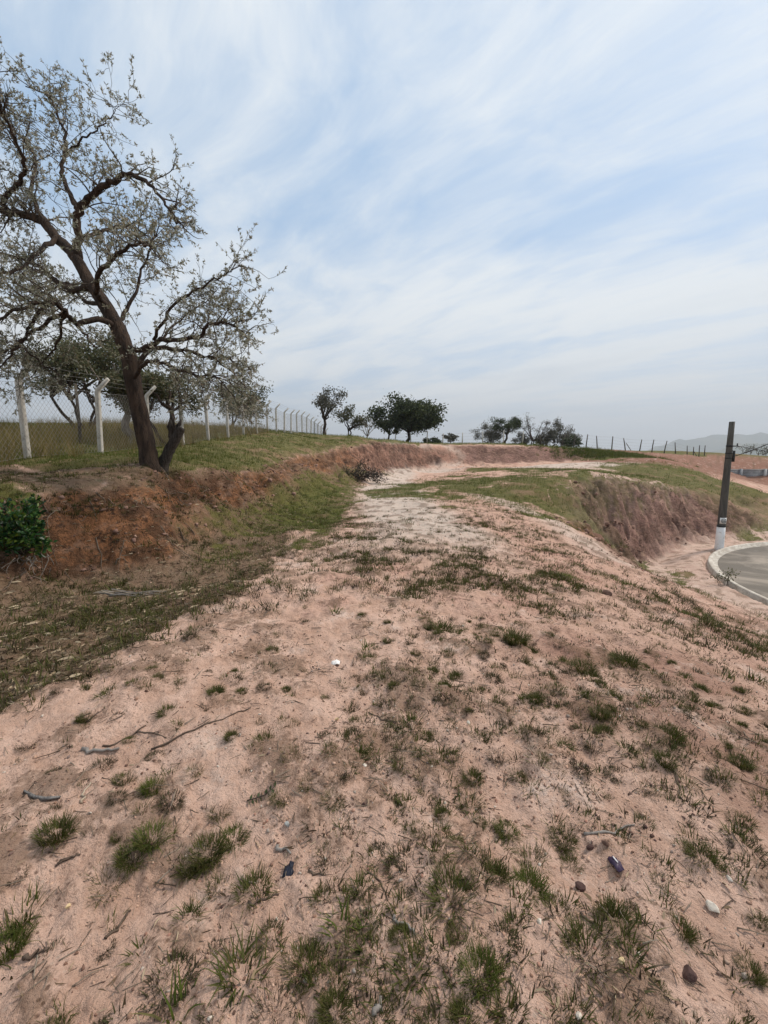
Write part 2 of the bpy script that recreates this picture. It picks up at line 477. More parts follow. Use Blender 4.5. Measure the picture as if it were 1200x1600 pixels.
    bank = bank * (1 - .8 * low); grass = np.maximum(grass, .62 * low); litter = np.maximum(litter, .7 * low)
    inl = gi * smooth01(17.5 - x, 0, 2); bank = bank * (1 - .75 * inl)
    fc = smooth01(y - np.interp(x, [p[0] for p in TOE[10:]], [p[1] for p in TOE[10:]]) + .6 * n1, -.4, .5) * (1 - smooth01(y - np.interp(x, [p[0] for p in LIP[9:]], [p[1] for p in LIP[9:]]) + .8 * n1, -.2, 1.0)) * smooth01(x, -2, 2) * (1 - smooth01(x, 24, 27))
    pk_ = np.hypot((x - 6.2) / 2.6, (y - 47.6) / 2.8) + .5 * n1
    bank = np.maximum(bank, fc * smooth01(pk_, .8, 1.2)); pale = np.maximum(pale, .6 * (1 - smooth01(np.abs(pk_ - .75), .1, .4)))
    red = np.maximum(red, smooth01(y - x * .35, 30, 38) * smooth01(x, 22, 28))
    ov = 1 - smooth01(seg_dist(x, y, LIP2[:7]) + .9 * n2 + .6 * n1, .3, 1.5)
    grass = np.maximum(grass, .7 * ov); bank = bank * (1 - .30 * ov)
    red = np.maximum(red, .55 * smooth01(x + .7 * n1 + .4 * n2, .7, 1.9) * (1 - smooth01(y, 2.8, 4.5)) * smooth01(n2 + .5 * n1, -.25, .15))
    vg = 1 - smooth01(np.abs(rd_ - ROADR - 2.6), 2.0, 4.5)
    pale = np.maximum(pale, .5 * vg); pink = np.maximum(pink, .8 * vg)
    return dict(bank=bank, grass=grass * (1 - .0 * bank), litter=litter, pale=pale, mauve=mauve, pink=pink, red=red)


# ---------------------------------------------------------------- ground mesh and soil material
def soil_material():
    m, t, bs, out = new_mat("soil")
    pos = t.n('ShaderNodeNewGeometry').outputs['Position']
    za = t.n('ShaderNodeAttribute', attribute_name='zone_a'); zb = t.n('ShaderNodeAttribute', attribute_name='zone_b')
    sa = t.n('ShaderNodeSeparateColor', {0: za.outputs['Color']}); sb = t.n('ShaderNodeSeparateColor', {0: zb.outputs['Color']})
    bank, grass, litter = sa.outputs; pale, mauve, pink = sb.outputs; red = zb.outputs['Alpha']; hum = za.outputs['Alpha']
    nb = t.noise(pos, 0.8, 5, 0.6); nm = t.noise(pos, 4.0, 6, 0.65); nf = t.noise(pos, 22.0, 6, 0.7); ng = t.noise(pos, 90.0, 4, 0.7)
    sand = t.mix(t.ramp(nm, 0.3, 0.7), (0.49, 0.312, 0.228), (0.67, 0.462, 0.362))
    pk = t.math('MULTIPLY', pink, t.ramp(t.math('ADD', nm, t.math('MULTIPLY', nb, .6)), 0.62, 0.95))
    col = t.mix(t.math('MULTIPLY', pk, 0.75), sand, (0.50, 0.270, 0.205))
    col = t.mix(t.math('MULTIPLY', t.ramp(t.math('ADD', t.math('MULTIPLY', nf, .6), t.math('MULTIPLY', ng, .4)), 0.50, 0.62), 0.30), col, (0.22, 0.115, 0.08))
    col = t.mix(t.math('MULTIPLY', pale, t.ramp(nf, 0.2, 0.6)), col, (0.55, 0.47, 0.40))
    col = t.mix(t.math('MULTIPLY', red, t.ramp(nm, .1, .45)), col, (0.235, 0.118, 0.08))
    cr = t.math('MULTIPLY', t.ramp(t.noise(pos, 1.7, 6, .7), .54, .66), t.ramp(nf, .35, .6))
    col = t.mix(t.math('MULTIPLY', cr, .75), col, (0.70, 0.55, 0.465))
    # crumbs and gravel specks, dark and light
    vor = t.n('ShaderNodeTexVoronoi', {'Vector': pos, 'Scale': 38.0}, feature='F1')
    sp = t.math('MULTIPLY', t.math('SUBTRACT', 1.0, t.ramp(vor.outputs['Distance'], 0.12, 0.34)), t.ramp(t.math('ADD', nm, t.math('MULTIPLY', hum, .5)), 0.58, 0.85))
    vc = t.n('ShaderNodeSeparateColor', {0: vor.outputs['Color']})
    spc = t.mix(t.ramp(vc.outputs[0], 0.62, 0.82), (0.10, 0.055, 0.04), (0.5, 0.38, 0.3))
    col = t.mix(t.math('MULTIPLY', sp, 0.8), col, spc)
    st = t.math('MULTIPLY', t.ramp(t.math('ADD', nf, t.math('MULTIPLY', t.math('SUBTRACT', nm, .5), 1.4)), .46, .68), t.ramp(pink, .1, .6))
    col = t.mix(t.math('MULTIPLY', st, .30), col, (0.20, 0.125, 0.085))
    # brown crust of humus where plants root
    hm = t.math('MULTIPLY', t.ramp(t.math('ADD', hum, t.math('MULTIPLY', t.math('SUBTRACT', nf, .5), 1.3)), 0.58, 0.86), 0.55)
    col = t.mix(hm, col, (0.135, 0.085, 0.050))
    # litter zone
    lt = t.ramp(t.math('ADD', litter, t.math('MULTIPLY', t.math('SUBTRACT', nm, .5), 1.1)), 0.35, 0.75)
    litc = t.mix(t.ramp(nf, 0.38, 0.66), (0.105, 0.068, 0.040), (0.20, 0.135, 0.085))
    litc = t.mix(t.ramp(nm, .5, .75), litc, (0.07, 0.07, 0.028))
    col = t.mix(t.math('MULTIPLY', lt, 0.86), col, litc)
    # cut banks
    cb = t.mix(t.ramp(t.math('ADD', nb, t.math('MULTIPLY', t.math('SUBTRACT', nm, .5), .7)), 0.43, 0.60), (0.135, 0.070, 0.040), (0.36, 0.165, 0.078))
    cm = t.mix(t.ramp(t.math('ADD', nb, t.math('MULTIPLY', t.math('SUBTRACT', nm, .5), .7)), 0.40, 0.66), (0.15, 0.083, 0.065), (0.32, 0.185, 0.148))
    cc = t.mix(mauve, cb, cm)
    cc = t.mix(t.ramp(t.math('ADD', nm, t.math('MULTIPLY', t.math('SUBTRACT', nf, .5), .8)), 0.5, 0.72), cc, (0.085, 0.046, 0.030))
    mps = t.n('ShaderNodeMapping', {'Vector': pos, 'Scale': (2.6, 2.6, 5.0)}).outputs[0]
    cc = t.mix(t.math('MULTIPLY', t.ramp(t.noise(mps, 1.0, 5, 0.6), 0.52, 0.70), .6), cc, (0.42, 0.27, 0.19))
    col = t.mix(t.math('MULTIPLY', bank, 0.95), col, cc)
    # turf
    gr = t.ramp(t.math('ADD', grass, t.math('MULTIPLY', t.math('SUBTRACT', nm, .5), 1.2)), 0.42, 0.72)
    gc = t.mix(t.ramp(nm, 0.35, 0.65), (0.062, 0.074, 0.015), (0.115, 0.112, 0.030))
    gc = t.mix(t.ramp(nb, 0.50, 0.68), gc, (0.20, 0.135, 0.075))
    col = t.mix(t.math('MULTIPLY', t.math('MULTIPLY', gr, t.math('SUBTRACT', 1.0, t.math('MULTIPLY', bank, .75))), 0.92), col, gc)
    t.link(col, bs.inputs['Base Color']); bs.inputs['Roughness'].default_value = 0.95
    bs.inputs['Specular IOR Level'].default_value = 0.1
    h = t.math('ADD', t.math('MULTIPLY', nf, 0.7), t.math('ADD', t.math('MULTIPLY', ng, 0.30), t.math('MULTIPLY', nm, 0.8)))
    b = t.n('ShaderNodeBump', {'Strength': 1.0, 'Distance': 0.05, 'Height': h})
    hb = t.math('ADD', t.noise(pos, 2.6, 7, 0.68, 0.4), t.math('MULTIPLY', t.n('ShaderNodeTexVoronoi', {'Vector': pos, 'Scale': 3.1}, feature='F1').outputs['Distance'], .35))
    b2 = t.n('ShaderNodeBump', {'Strength': t.math('MULTIPLY', bank, .9), 'Distance': 0.35, 'Height': hb, 'Normal': b.outputs[0]})
    t.link(b2.outputs[0], bs.inputs['Normal'])
    return m


def make_ground():
    a = np.concatenate([np.radians(np.arange(-60, 60.01, 0.2)), np.radians(np.arange(62, 299, 3.0))])
    r = np.concatenate([np.geomspace(0.55, 62, 600), np.geomspace(64, 7000, 70)])
    na, nr = len(a), len(r)
    X = (r[:, None] * np.sin(a)[None, :]).ravel(); Y = (r[:, None] * np.cos(a)[None, :]).ravel()
    z, bank, slope, db, hum = ground(X, Y, True)
    V = np.stack([X, Y, z], 1)
    i = np.arange(nr - 1)[:, None] * na; j = np.arange(na)[None, :]; j2 = (j + 1) % na
    T = np.stack([i + j, i + j2, i + na + j2, i + na + j], -1).reshape(-1, 4)[:, ::-1]
    # centre fan under the camera
    c = len(V); V = np.concatenate([V, [[0, 0, gz(0, 0)]]])
    o = mesh_obj("ground", V, T, soil_material(), smooth=True)
    me = o.data
    import bmesh
    bm = bmesh.new(); bm.from_mesh(me); bm.verts.ensure_lookup_table()
    for k in range(na): bm.faces.new((bm.verts[c], bm.verts[(k + 1) % na], bm.verts[k])).smooth = True
    bm.to_mesh(me); bm.free()
    Z = zones(X, Y, bank, hum)
    ha = np.clip(hum + .5, 0, 1)
    A = np.stack([Z['bank'], Z['grass'], Z['litter'], ha], 1); B = np.stack([Z['pale'], Z['mauve'], Z['pink'], Z['red']], 1)
    for nm, arr in (('zone_a', A), ('zone_b', B)):
        at = me.attributes.new(nm, 'FLOAT_COLOR', 'POINT')
        arr = np.concatenate([arr, arr[:1]]).astype(np.float32)
        at.data.foreach_set("color", arr.ravel())
    tag(o, kind='structure')
    o['label'] = "eroded sandy lot with red earth banks and patches of grass"
    return o


make_ground()

# ---------------------------------------------------------------- road, kerb, hills
def make_road():
    m, t, bs, out = new_mat("worn_asphalt")
    pos = t.n('ShaderNodeNewGeometry').outputs['Position']
    n1 = t.noise(pos, 0.35, 5, 0.6, 0.6); n2 = t.noise(pos, 1.6, 6, 0.65); n3 = t.noise(pos, 60, 3, 0.7)
    c = t.mix(t.ramp(n3, .3, .7), (0.10, 0.085, 0.068), (0.145, 0.125, 0.10))
    c = t.mix(t.math('MULTIPLY', t.ramp(n1, .42, .62), .8), c, (0.33, 0.28, 0.225))
    c = t.mix(t.math('MULTIPLY', t.ramp(n2, .6, .75), .4), c, (0.38, 0.33, 0.28))
    t.link(c, bs.inputs['Base Color']); bs.inputs['Roughness'].default_value = 0.8
    b = t.n('ShaderNodeBump', {'Strength': 0.4, 'Distance': 0.01, 'Height': n3}); t.link(b.outputs[0], bs.inputs['Normal'])
    a0 = math.asin(STREET_HALF / ROADR)
    ang = np.linspace(a0, 2 * math.pi - a0, 120)
    edge = np.stack([ROADC[0] + ROADR * np.cos(ang), ROADC[1] + ROADR * np.sin(ang)], 1)
    path = np.concatenate([[[60, ROADC[1] + STREET_HALF]], edge, [[60, ROADC[1] - STREET_HALF]]])
    V = np.concatenate([np.c_[path, np.full(len(path), -3.17)], [[ROADC[0], ROADC[1], -3.15]]])
    n = len(path); T = [(i, (i + 1) % n, n) for i in range(n)]
    tag(mesh_obj("road", V, T, m), kind='structure')
    km = simple_mat("kerb_concrete", [(0.40, 0.35, 0.29), (0.58, 0.54, 0.47), (0.24, 0.19, 0.15)], 0.85, 2.2, 0.3, 40)
    tn = np.gradient(path, axis=0); tn /= np.linalg.norm(tn, axis=1, keepdims=True)
    nr = np.stack([tn[:, 1], -tn[:, 0]], 1)
    if ((path[60] - ROADC) @ nr[60]) < 0: nr = -nr
    prof = [(-0.20, -3.20), (-0.20, -3.155), (-0.03, -3.14), (0.0, -3.04), (0.03, -3.022), (0.12, -3.022), (0.15, -3.04), (0.17, -3.3)]
    rings = np.stack([np.c_[path + nr * o, np.full(n, z)] for o, z in prof], 1)
    k = len(prof); T = []
    for i in range(n - 1):
        for j in range(k - 1):
            a, b, c2, d = i * k + j, i * k + j + 1, (i + 1) * k + j + 1, (i + 1) * k + j
            T += [(a, c2, b), (a, d, c2)]
    tag(mesh_obj("kerb", rings.reshape(-1, 3), T, km), kind='structure')


make_road()


def make_hills():
    m, t, bs, out = new_mat("far_hills")
    pos = t.n('ShaderNodeNewGeometry').outputs['Position']
    c = t.mix(t.ramp(t.noise(pos, 0.004, 5, .6), .4, .6), (0.05, 0.065, 0.03), (0.11, 0.11, 0.055))
    t.link(c, bs.inputs['Base Color']); bs.inputs['Roughness'].default_value = 1.0
    for dist, hmax, sd, lo, hi in ((4700, 330, 5, 28.5, 150), (3300, 175, 9, 33, 150)):
        az = np.radians(np.linspace(lo, hi, 220)); rr = np.linspace(-900, 1100, 28)
        A, D = np.meshgrid(az, rr)
        prof = 0.62 + 0.4 * fbm(np.degrees(A) * .10, D * 0 + sd, sd, 4)
        fade = smooth01(np.degrees(A), lo, lo + 7) * (1 - smooth01(np.degrees(A), hi - 12, hi))
        z = hmax * np.clip(prof, .1, 1.2) * fade * np.exp(-(D / 520.0) ** 2) * (1 + .25 * fbm(A * 60, D * .004, sd + 3, 3)) - 30
        X = (dist + D) * np.sin(A); Y = (dist + D) * np.cos(A)
        V = np.stack([X, Y, z], -1).reshape(-1, 3); w = len(az)
        i = np.arange(len(rr) - 1)[:, None] * w; j = np.arange(w - 1)[None, :]
        T = np.stack([i + j, i + w + j, i + w + j + 1, i + j + 1], -1).reshape(-1, 4)
        tag(mesh_obj("hills", V, T, m, smooth=True), kind='structure')


make_hills()

# ---------------------------------------------------------------- fences
CONC = simple_mat("post_concrete", [(0.42, 0.40, 0.36), (0.55, 0.53, 0.48), (0.24, 0.22, 0.19)], 0.9, 3.0, 0.4, 40)
WIRE = simple_mat("galvanised_wire", [(0.20, 0.19, 0.18), (0.28, 0.26, 0.24)], 0.6, 9.0, 0.0)
OLDWOOD = simple_mat("grey_old_wood", [(0.13, 0.105, 0.085), (0.23, 0.20, 0.17), (0.07, 0.055, 0.045)], 0.9, 5.0, 0.8, 22, (4, 4, 0.6), 0.02)
DARKWOOD = simple_mat("dark_old_wood", [(0.055, 0.045, 0.038), (0.10, 0.085, 0.07)], 0.9, 5.0, 0.6, 22, (4, 4, 0.6), 0.02)


def post_mesh(h, w, arm):
    """square concrete post whose top bends outward in a short arm"""
    pts = [(0, 0, -0.35), (0, 0, h - .04), (0.03, 0, h + 0.03), (arm, 0, h + arm)]
    g = Geo(); V = []
    dirs = [(1, 0), (1, 0), (0.92, -0.38), (0.707, -0.707)]
    for k, ((x, y, z), (cx, cz)) in enumerate(zip(pts, dirs)):
        s = w / 2 * (1.0 if k < 2 else 0.92 if k == 2 else 0.72)
        bv = s * .75
        for a, b in ((-s, -bv), (-bv, -s), (bv, -s), (s, -bv), (s, bv), (bv, s), (-bv, s), (-s, bv)):
            V.append((x + a * cx, y + b, z + a * cz))
    T = []
    for k in range(3):
        for j in range(8):
            a, b = k * 8 + j, k * 8 + (j + 1) % 8
            T += [(a, b, b + 8), (a, b + 8, a + 8)]
    for j in range(1, 7): T.append((24, 24 + j, 24 + j + 1))
    g.add(V, T); return g


def make_near_fence():
    FX = -8.2
    root = empty("chain_link_fence", (FX, 9.8, gz(FX, 9.8)), "chain link fence on pale concrete posts with bent tops, behind the gnarled tree", "fence")
    base = np.array(root.location)
    ys = [9.8 + 2.55 * k for k in range(-1, 21)]
    first = None; zs = []
    for k, y in enumerate(ys):
        z = gz(FX, y); zs.append(z)
        if first is None:
            o = post_mesh(1.78, 0.115, 0.33).build("post", CONC, root); first = o
        else:
            o = first.copy(); COL.objects.link(o); o.parent = root
        o.location = np.array((FX, y, z)) - base
        o.rotation_euler = (R.normal(0, .020), R.normal(0, .022) + (-.02 if k == 1 else 0), R.normal(0, .05))
        if k == 7:
            g = Geo(); g.tube([(0.02, 0.05, 1.25), (0.12, 1.15, -0.2)], [.04, .04], 5); br = g.build("brace", CONC, root); br.location = o.location
    ys = np.array(ys); zs = np.array(zs)
    zf = lambda y: np.interp(y, ys, zs)
    # woven diamonds: two families of slanting wires
    g = Geo(); h = 1.66; st = 0.13; y0, y1 = ys[0], ys[-1]
    for sgn, ox in ((1, .066), (-1, .060)):
        for y in np.arange(y0 - h, y1 + h, st):
            a, b = (y, y + h * .9) if sgn > 0 else (y + h * .9, y)
            t0, t1 = 0.0, 1.0
            for lim, side in ((y0, 1), (y1, -1)):
                fa, fb = (a - lim) * side, (b - lim) * side
                if fa < 0 and fb < 0: t0 = 2
                elif fa < 0: t0 = max(t0, fa / (fa - fb))
                elif fb < 0: t1 = min(t1, fa / (fa - fb))
            if t1 - t0 < .03: continue
            q = [(FX + ox, a + (b - a) * t, zf(a + (b - a) * t) + .06 + h * t) for t in np.linspace(t0, t1, 3)]
            g.tube(np.array(q) - base, 0.0023, 3, cap=False)
    for zz in (.06, .9, 1.72):
        g.tube(np.array([(FX + .063, y, zf(y) + zz) for y in ys]) - base, 0.003, 3, cap=False)
    w = g.build("wire_mesh", WIRE, root); w['kind'] = 'stuff'
    for f in (0.35, 0.65, 0.95):
        g = Geo()
        q = np.array([(FX + .33 * f + .03, y, zf(y) + 1.78 + .33 * f + .03 - .02 * math.sin(y * 2.46)) for y in np.arange(y0, y1, .64)]) - base
        g.tube(q, 0.0028, 3, cap=False)
        for k in range(0, len(q) - 1):
            for e in (.2, .7):
                c = q[k] + (q[k + 1] - q[k]) * e
                g.tube([c + (-.02, 0, -.02), c + (.02, .01, .02)], .0022, 3, cap=False)
        g.build("barbed_wire", WIRE, root)


make_near_fence()


def make_far_fence():
    line = [(1.5, 57.5), (8, 58.5), (16, 57.5), (24, 58), (31, 62), (38, 63.5), (47, 66), (55, 72)]
    root = empty("far_fence", (1.5, 57.5, gz(1.5, 57.5)), "far line of thin leaning posts and wire along the ridge", "fence")
    base = np.array(root.location); tops = []
    pts = []
    for a, b in zip(line[:-1], line[1:]):
        a, b = np.array(a), np.array(b); L = np.linalg.norm(b - a); n = max(1, int(round(L / 2.5)))
        pts += [a + (b - a) * i / n for i in range(n)]
    first = None
    for k, (x, y) in enumerate(pts):
        z = gz(x, y); pale = x < 21
        h = 1.75 + R.uniform(-.2, .2)
        g = Geo(); lean = R.normal(0, .04 if pale else .13)
        top = np.array((lean * h, R.normal(0, .05), h))
        g.tube([(0, 0, -.3), top * .5 + (R.normal(0, .015), 0, 0), top], [.075, .07, .06] if pale else [.085, .075, .06], 6)
        o = g.build("post", CONC if pale else DARKWOOD, root); o.location = np.array((x, y, z)) - base
        if pale: o.data.materials[0] = CONC
        tops.append(np.array((x, y, z)) - base + top * .94)
        if not pale and k % 6 == 2:
            g = Geo(); g.tube([(0.0, 0, h * .6), (.9, .1, -.1)], [.05, .045], 5); b = g.build("brace", DARKWOOD, root); b.location = o.location
    for f in (1.0, .72, .45, .2):
        g = Geo()
        q = [np.array((p[0], p[1], t[2] - (1 - f) * 1.6)) for p, t in zip(tops, tops)]
        g.tube(q, .006, 3, cap=False); g.build("wire", WIRE, root)


make_far_fence()
o = Geo().tube([(0, 0, -.3), (.01, 0, .9), (-.01, .01, 2.0)], [.055, .05, .045], 7).build("wooden_stake", DARKWOOD)
p = P(126, 690, 14.5); o.location = (p[0], 14.5, gz(p[0], 14.5))
tag(o, "thin dark wooden stake behind the wire, between the two nearest concrete posts", "stake")


def make_wall():
    m = simple_mat("grey_block_wall", [(0.22, 0.235, 0.245), (0.30, 0.31, 0.32), (0.15, 0.155, 0.16)], 0.9, 1.2, 0.4, 6)
    cap = simple_mat("wall_coping", [(0.34, 0.34, 0.33), (0.42, 0.42, 0.41)], 0.9, 2.0, 0.3, 20)
    root = empty("retaining_wall", (47, 60, -2.0), "low grey retaining wall with pilasters beyond the turning circle", "wall")
    for k in range(9):
        x = k * 3.4
        # courses of blocks with recessed joints
        for r in range(9):
            g = Geo(); g.box((x + 1.7 - .0, R.uniform(-.006, .006), .1 + r * .212), (3.06, .18, .205)); g.build("block_course", m, root)
        g = Geo(); g.box((x + 3.4, -.05, 1.0), (.34, .34, 2.04)); g.build("pilaster", cap if k % 2 else m, root)
        g = Geo(); g.box((x + 1.7, -.02, 1.945), (3.058, .26, .06)); g.build("coping", cap, root)
        g = Geo(); g.box((x + 1.7, .03, .96), (3.05, .08, 1.9)); g.build("mortar_backing", cap, root)


make_wall()

# ---------------------------------------------------------------- utility pole and cables
def make_pole():
    b = P(1123, 861, 21.6); bx, by = b[0], b[1]; bz = gz(bx, by)
    zt = P(1143, 659, 21.6)[2]; H = zt - bz
    pm = simple_mat("pole_dark", [(0.065, 0.06, 0.052), (0.105, 0.095, 0.082), (0.04, 0.036, 0.032)], 0.85, 2.5, 0.4, 25, (3, 3, .5))
    wm = simple_mat("pole_whitewash", [(0.74, 0.74, 0.74), (0.82, 0.82, 0.81), (0.6, 0.57, 0.53)], 0.8, 2.5, 0.2, 30)
    bm = simple_mat("black_plastic", [(0.02, 0.02, 0.02), (0.03, 0.03, 0.03)], 0.5, 5, .1)
    lm = simple_mat("label_white", [(0.72, 0.72, 0.70), (0.78, 0.78, 0.76)], 0.6, 5, .05)
    root = empty("utility_pole", (bx, by, bz), "dark round utility pole with whitewashed foot beside the curved kerb", "utility pole")
    rad = lambda z: .195 - .075 * z / H
    def seg(name, z0, z1, m, add=0.0, n=4):
        zz = np.linspace(z0, z1, n); return Geo().tube([(0, 0, z) for z in zz], [rad(max(z, 0)) + add for z in zz], 20).build(name, m, root, smooth=False)
    seg("pole_shaft", -.6, H, pm, 0, 8)
    seg("white_base", -.3, 1.36, wm, .004)
    seg("band", 1.30, 1.40, bm, .010, 2)
    # small warning plate wrapped on the shaft: white with a black ring and slanting scrawl
    def wrap(pts2, z0, off, name, m, parent):
        V = []; 
        for (s, z) in pts2:
            r = rad(z0 + z) + off; a = -math.pi / 2 - .22 + s / r
            V.append((r * math.cos(a), r * math.sin(a), z0 + z))
        return V
    xs = np.linspace(-.17, .17, 9); z0 = 1.64
    V = wrap([(x, z) for z in (-.15, .15) for x in xs] , z0, .012, "", None, None) + wrap([(x, z) for z in (-.15, .15) for x in xs], z0, .002, "", None, None)
    T = []
    for i in range(8):
        T += [(i, i + 1, i + 10), (i, i + 10, i + 9), (18 + i, 18 + i + 10, 18 + i + 1), (18 + i, 18 + i + 9, 18 + i + 10)]
        T += [(i, 18 + i + 1, i + 1), (i, 18 + i, 18 + i + 1), (9 + i, 9 + i + 1, 27 + i + 1), (9 + i, 27 + i + 1, 27 + i)]
    plate = mesh_obj("plate", V, T, lm, root)
    g = Geo()
    ring = [(.115 * math.cos(a), .105 * math.sin(a)) for a in np.linspace(0.5, 2 * math.pi + .1, 22)]
    strokes = [ring, [(-.07, -.05), (-.05, .045), (-.025, -.03), (-.005, .05), (.02, -.01), (.05, .03), (.1, .07)], [(-.03, -.06), (.03, -.045), (.08, .0)]]
    for st in strokes:
        g.tube(wrap(st, z0, .0135, "", None, None), .013, 5)
    g.build("mark", bm, plate)
    # clamps, racks and splice box
    zc = P(1140, 697, 21.6)[2] - bz
    seg("band", zc - .05, zc + .05, bm, .012, 2)
    Geo().box((.26, -.02, zc), (.30, .05, .05)).box((.37, -.02, zc + .06), (.04, .04, .16)).build("bracket", bm, root)
    zl = P(1141, 716, 21.6)[2] - bz
    seg("band", zl + .22, zl + .28, bm, .012, 2)
    seg("band", zl - .02, zl + .03, bm, .012, 2)
    g = Geo(); g.tube([(.21, -.06, zl - .18), (.21, -.06, zl + .38)], [.06, .055], 10); g.build("splice_box", bm, root)
    Geo().tube([(.06, -.13, zl + .4), (.15, -.1, zl + .3), (.19, -.07, zl + .36)], .012, 5).build("cable_loop", bm, root)
    # slack service cable with a loosely coiled one tied to it, running off to the right
    A = np.array((bx + .38, by - .02, bz + zc)); B = P(1420, 728, 26.0)
    t = np.linspace(0, 1, 60); L = A[None] + (B - A)[None] * t[:, None]; L[:, 2] -= 1.0 * .5 * 4 * t * (1 - t) * .35
    c = tag(Geo().tube(L, .018, 5).build("overhead_cable", bm), "taut black cable running right from the upper pole bracket", "cable")
    n = 420; t = np.linspace(0, 1, n); L2 = A[None] + (B - A)[None] * t[:, None]; L2[:, 2] -= .7 * t * (1 - t) + .14
    ph = t * 2 * math.pi * 26
    L2 = L2 + np.stack([np.zeros(n), .11 * np.cos(ph), .13 * np.sin(ph)], 1)
    tag(Geo().tube(L2, .009, 4, cap=False).build("coiled_cable", bm), "thin coiled wire hanging in loops below the taut cable", "cable")
    A2 = np.array((bx + .22, by - .1, bz + zl + .1)); B2 = P(1330, 634, 17.0)
    t = np.linspace(0, 1, 24); L3 = A2[None] + (B2 - A2)[None] * t[:, None]; L3[:, 2] -= .5 * t * (1 - t)
    tag(Geo().tube(L3, .018, 5).build("overhead_cable", bm), "straight cable rising right from the lower splice box", "cable")


make_pole()

# ---------------------------------------------------------------- trees
BARK = simple_mat("gnarled_bark", [(0.030, 0.021, 0.016), (0.075, 0.050, 0.035), (0.016, 0.012, 0.010)], 0.95, 4.0, 1.0, 16, (3.0, 3.0, 0.7), 0.05)
BARK_PALE = simple_mat("pale_bark", [(0.16, 0.135, 0.11), (0.26, 0.23, 0.19), (0.10, 0.08, 0.065)], 0.95, 4.0, 0.8, 16, (3.0, 3.0, 0.7), 0.03)
TWIGM = simple_mat("twig_bark", [(0.045, 0.035, 0.028), (0.085, 0.068, 0.052)], 0.95, 8.0, 0.0)
LEAF_SILVER = leaf_mat("silvery_leaves", [(0.10, 0.105, 0.065), (0.19, 0.195, 0.13), (0.29, 0.29, 0.215), (0.42, 0.41, 0.34), (0.19, 0.14, 0.085)], 0.4)
LEAF_OLIVE = leaf_mat("olive_leaves", [(0.042, 0.052, 0.022), (0.080, 0.090, 0.038), (0.12, 0.12, 0.058), (0.13, 0.10, 0.055)], 0.22)
LEAF_DARK = leaf_mat("dark_leaves", [(0.022, 0.034, 0.014), (0.048, 0.066, 0.024), (0.085, 0.104, 0.040)], 0.25)
LEAF_GREY = leaf_mat("grey_leaves", [(0.060, 0.060, 0.042), (0.10, 0.098, 0.072), (0.14, 0.13, 0.10)], 0.2)
LEAF_BUSH = leaf_mat("fresh_leaves", [(0.008, 0.028, 0.009), (0.014, 0.050, 0.014), (0.035, 0.095, 0.018), (0.11, 0.15, 0.022)], 0.25, 0.4)


def unit(v): return v / (np.linalg.norm(v, axis=-1, keepdims=True) + 1e-9)


def leaves(Pc, D, L, W, rng):
    """folded diamond leaves: centres, directions, lengths, widths"""
    n = len(Pc); D = unit(D); S = unit(np.cross(D, rng.normal(size=(n, 3)))); N = np.cross(D, S)
    L = np.broadcast_to(L, n)[:, None]; W = np.broadcast_to(W, n)[:, None]
    V = np.stack([Pc - D * L * .5, Pc + S * W * .5 + N * W * .18 - D * L * .06, Pc + D * L * .5, Pc - S * W * .5 + N * W * .18 - D * L * .06], 1)
    b = np.arange(n)[:, None] * 4
    T = np.concatenate([b + [0, 1, 2], b + [0, 2, 3]])
    return V.reshape(-1, 3), T


def wiggle_path(p, d, L, n, rng, wig, up):
    pts = [np.array(p, float)]; d = unit(np.array(d, float)); st = L / n
    for i in range(n):
        d = unit(d + rng.normal(size=3) * wig + np.array((0, 0, up)))
        pts.append(pts[-1] + d * st)
    return np.array(pts)


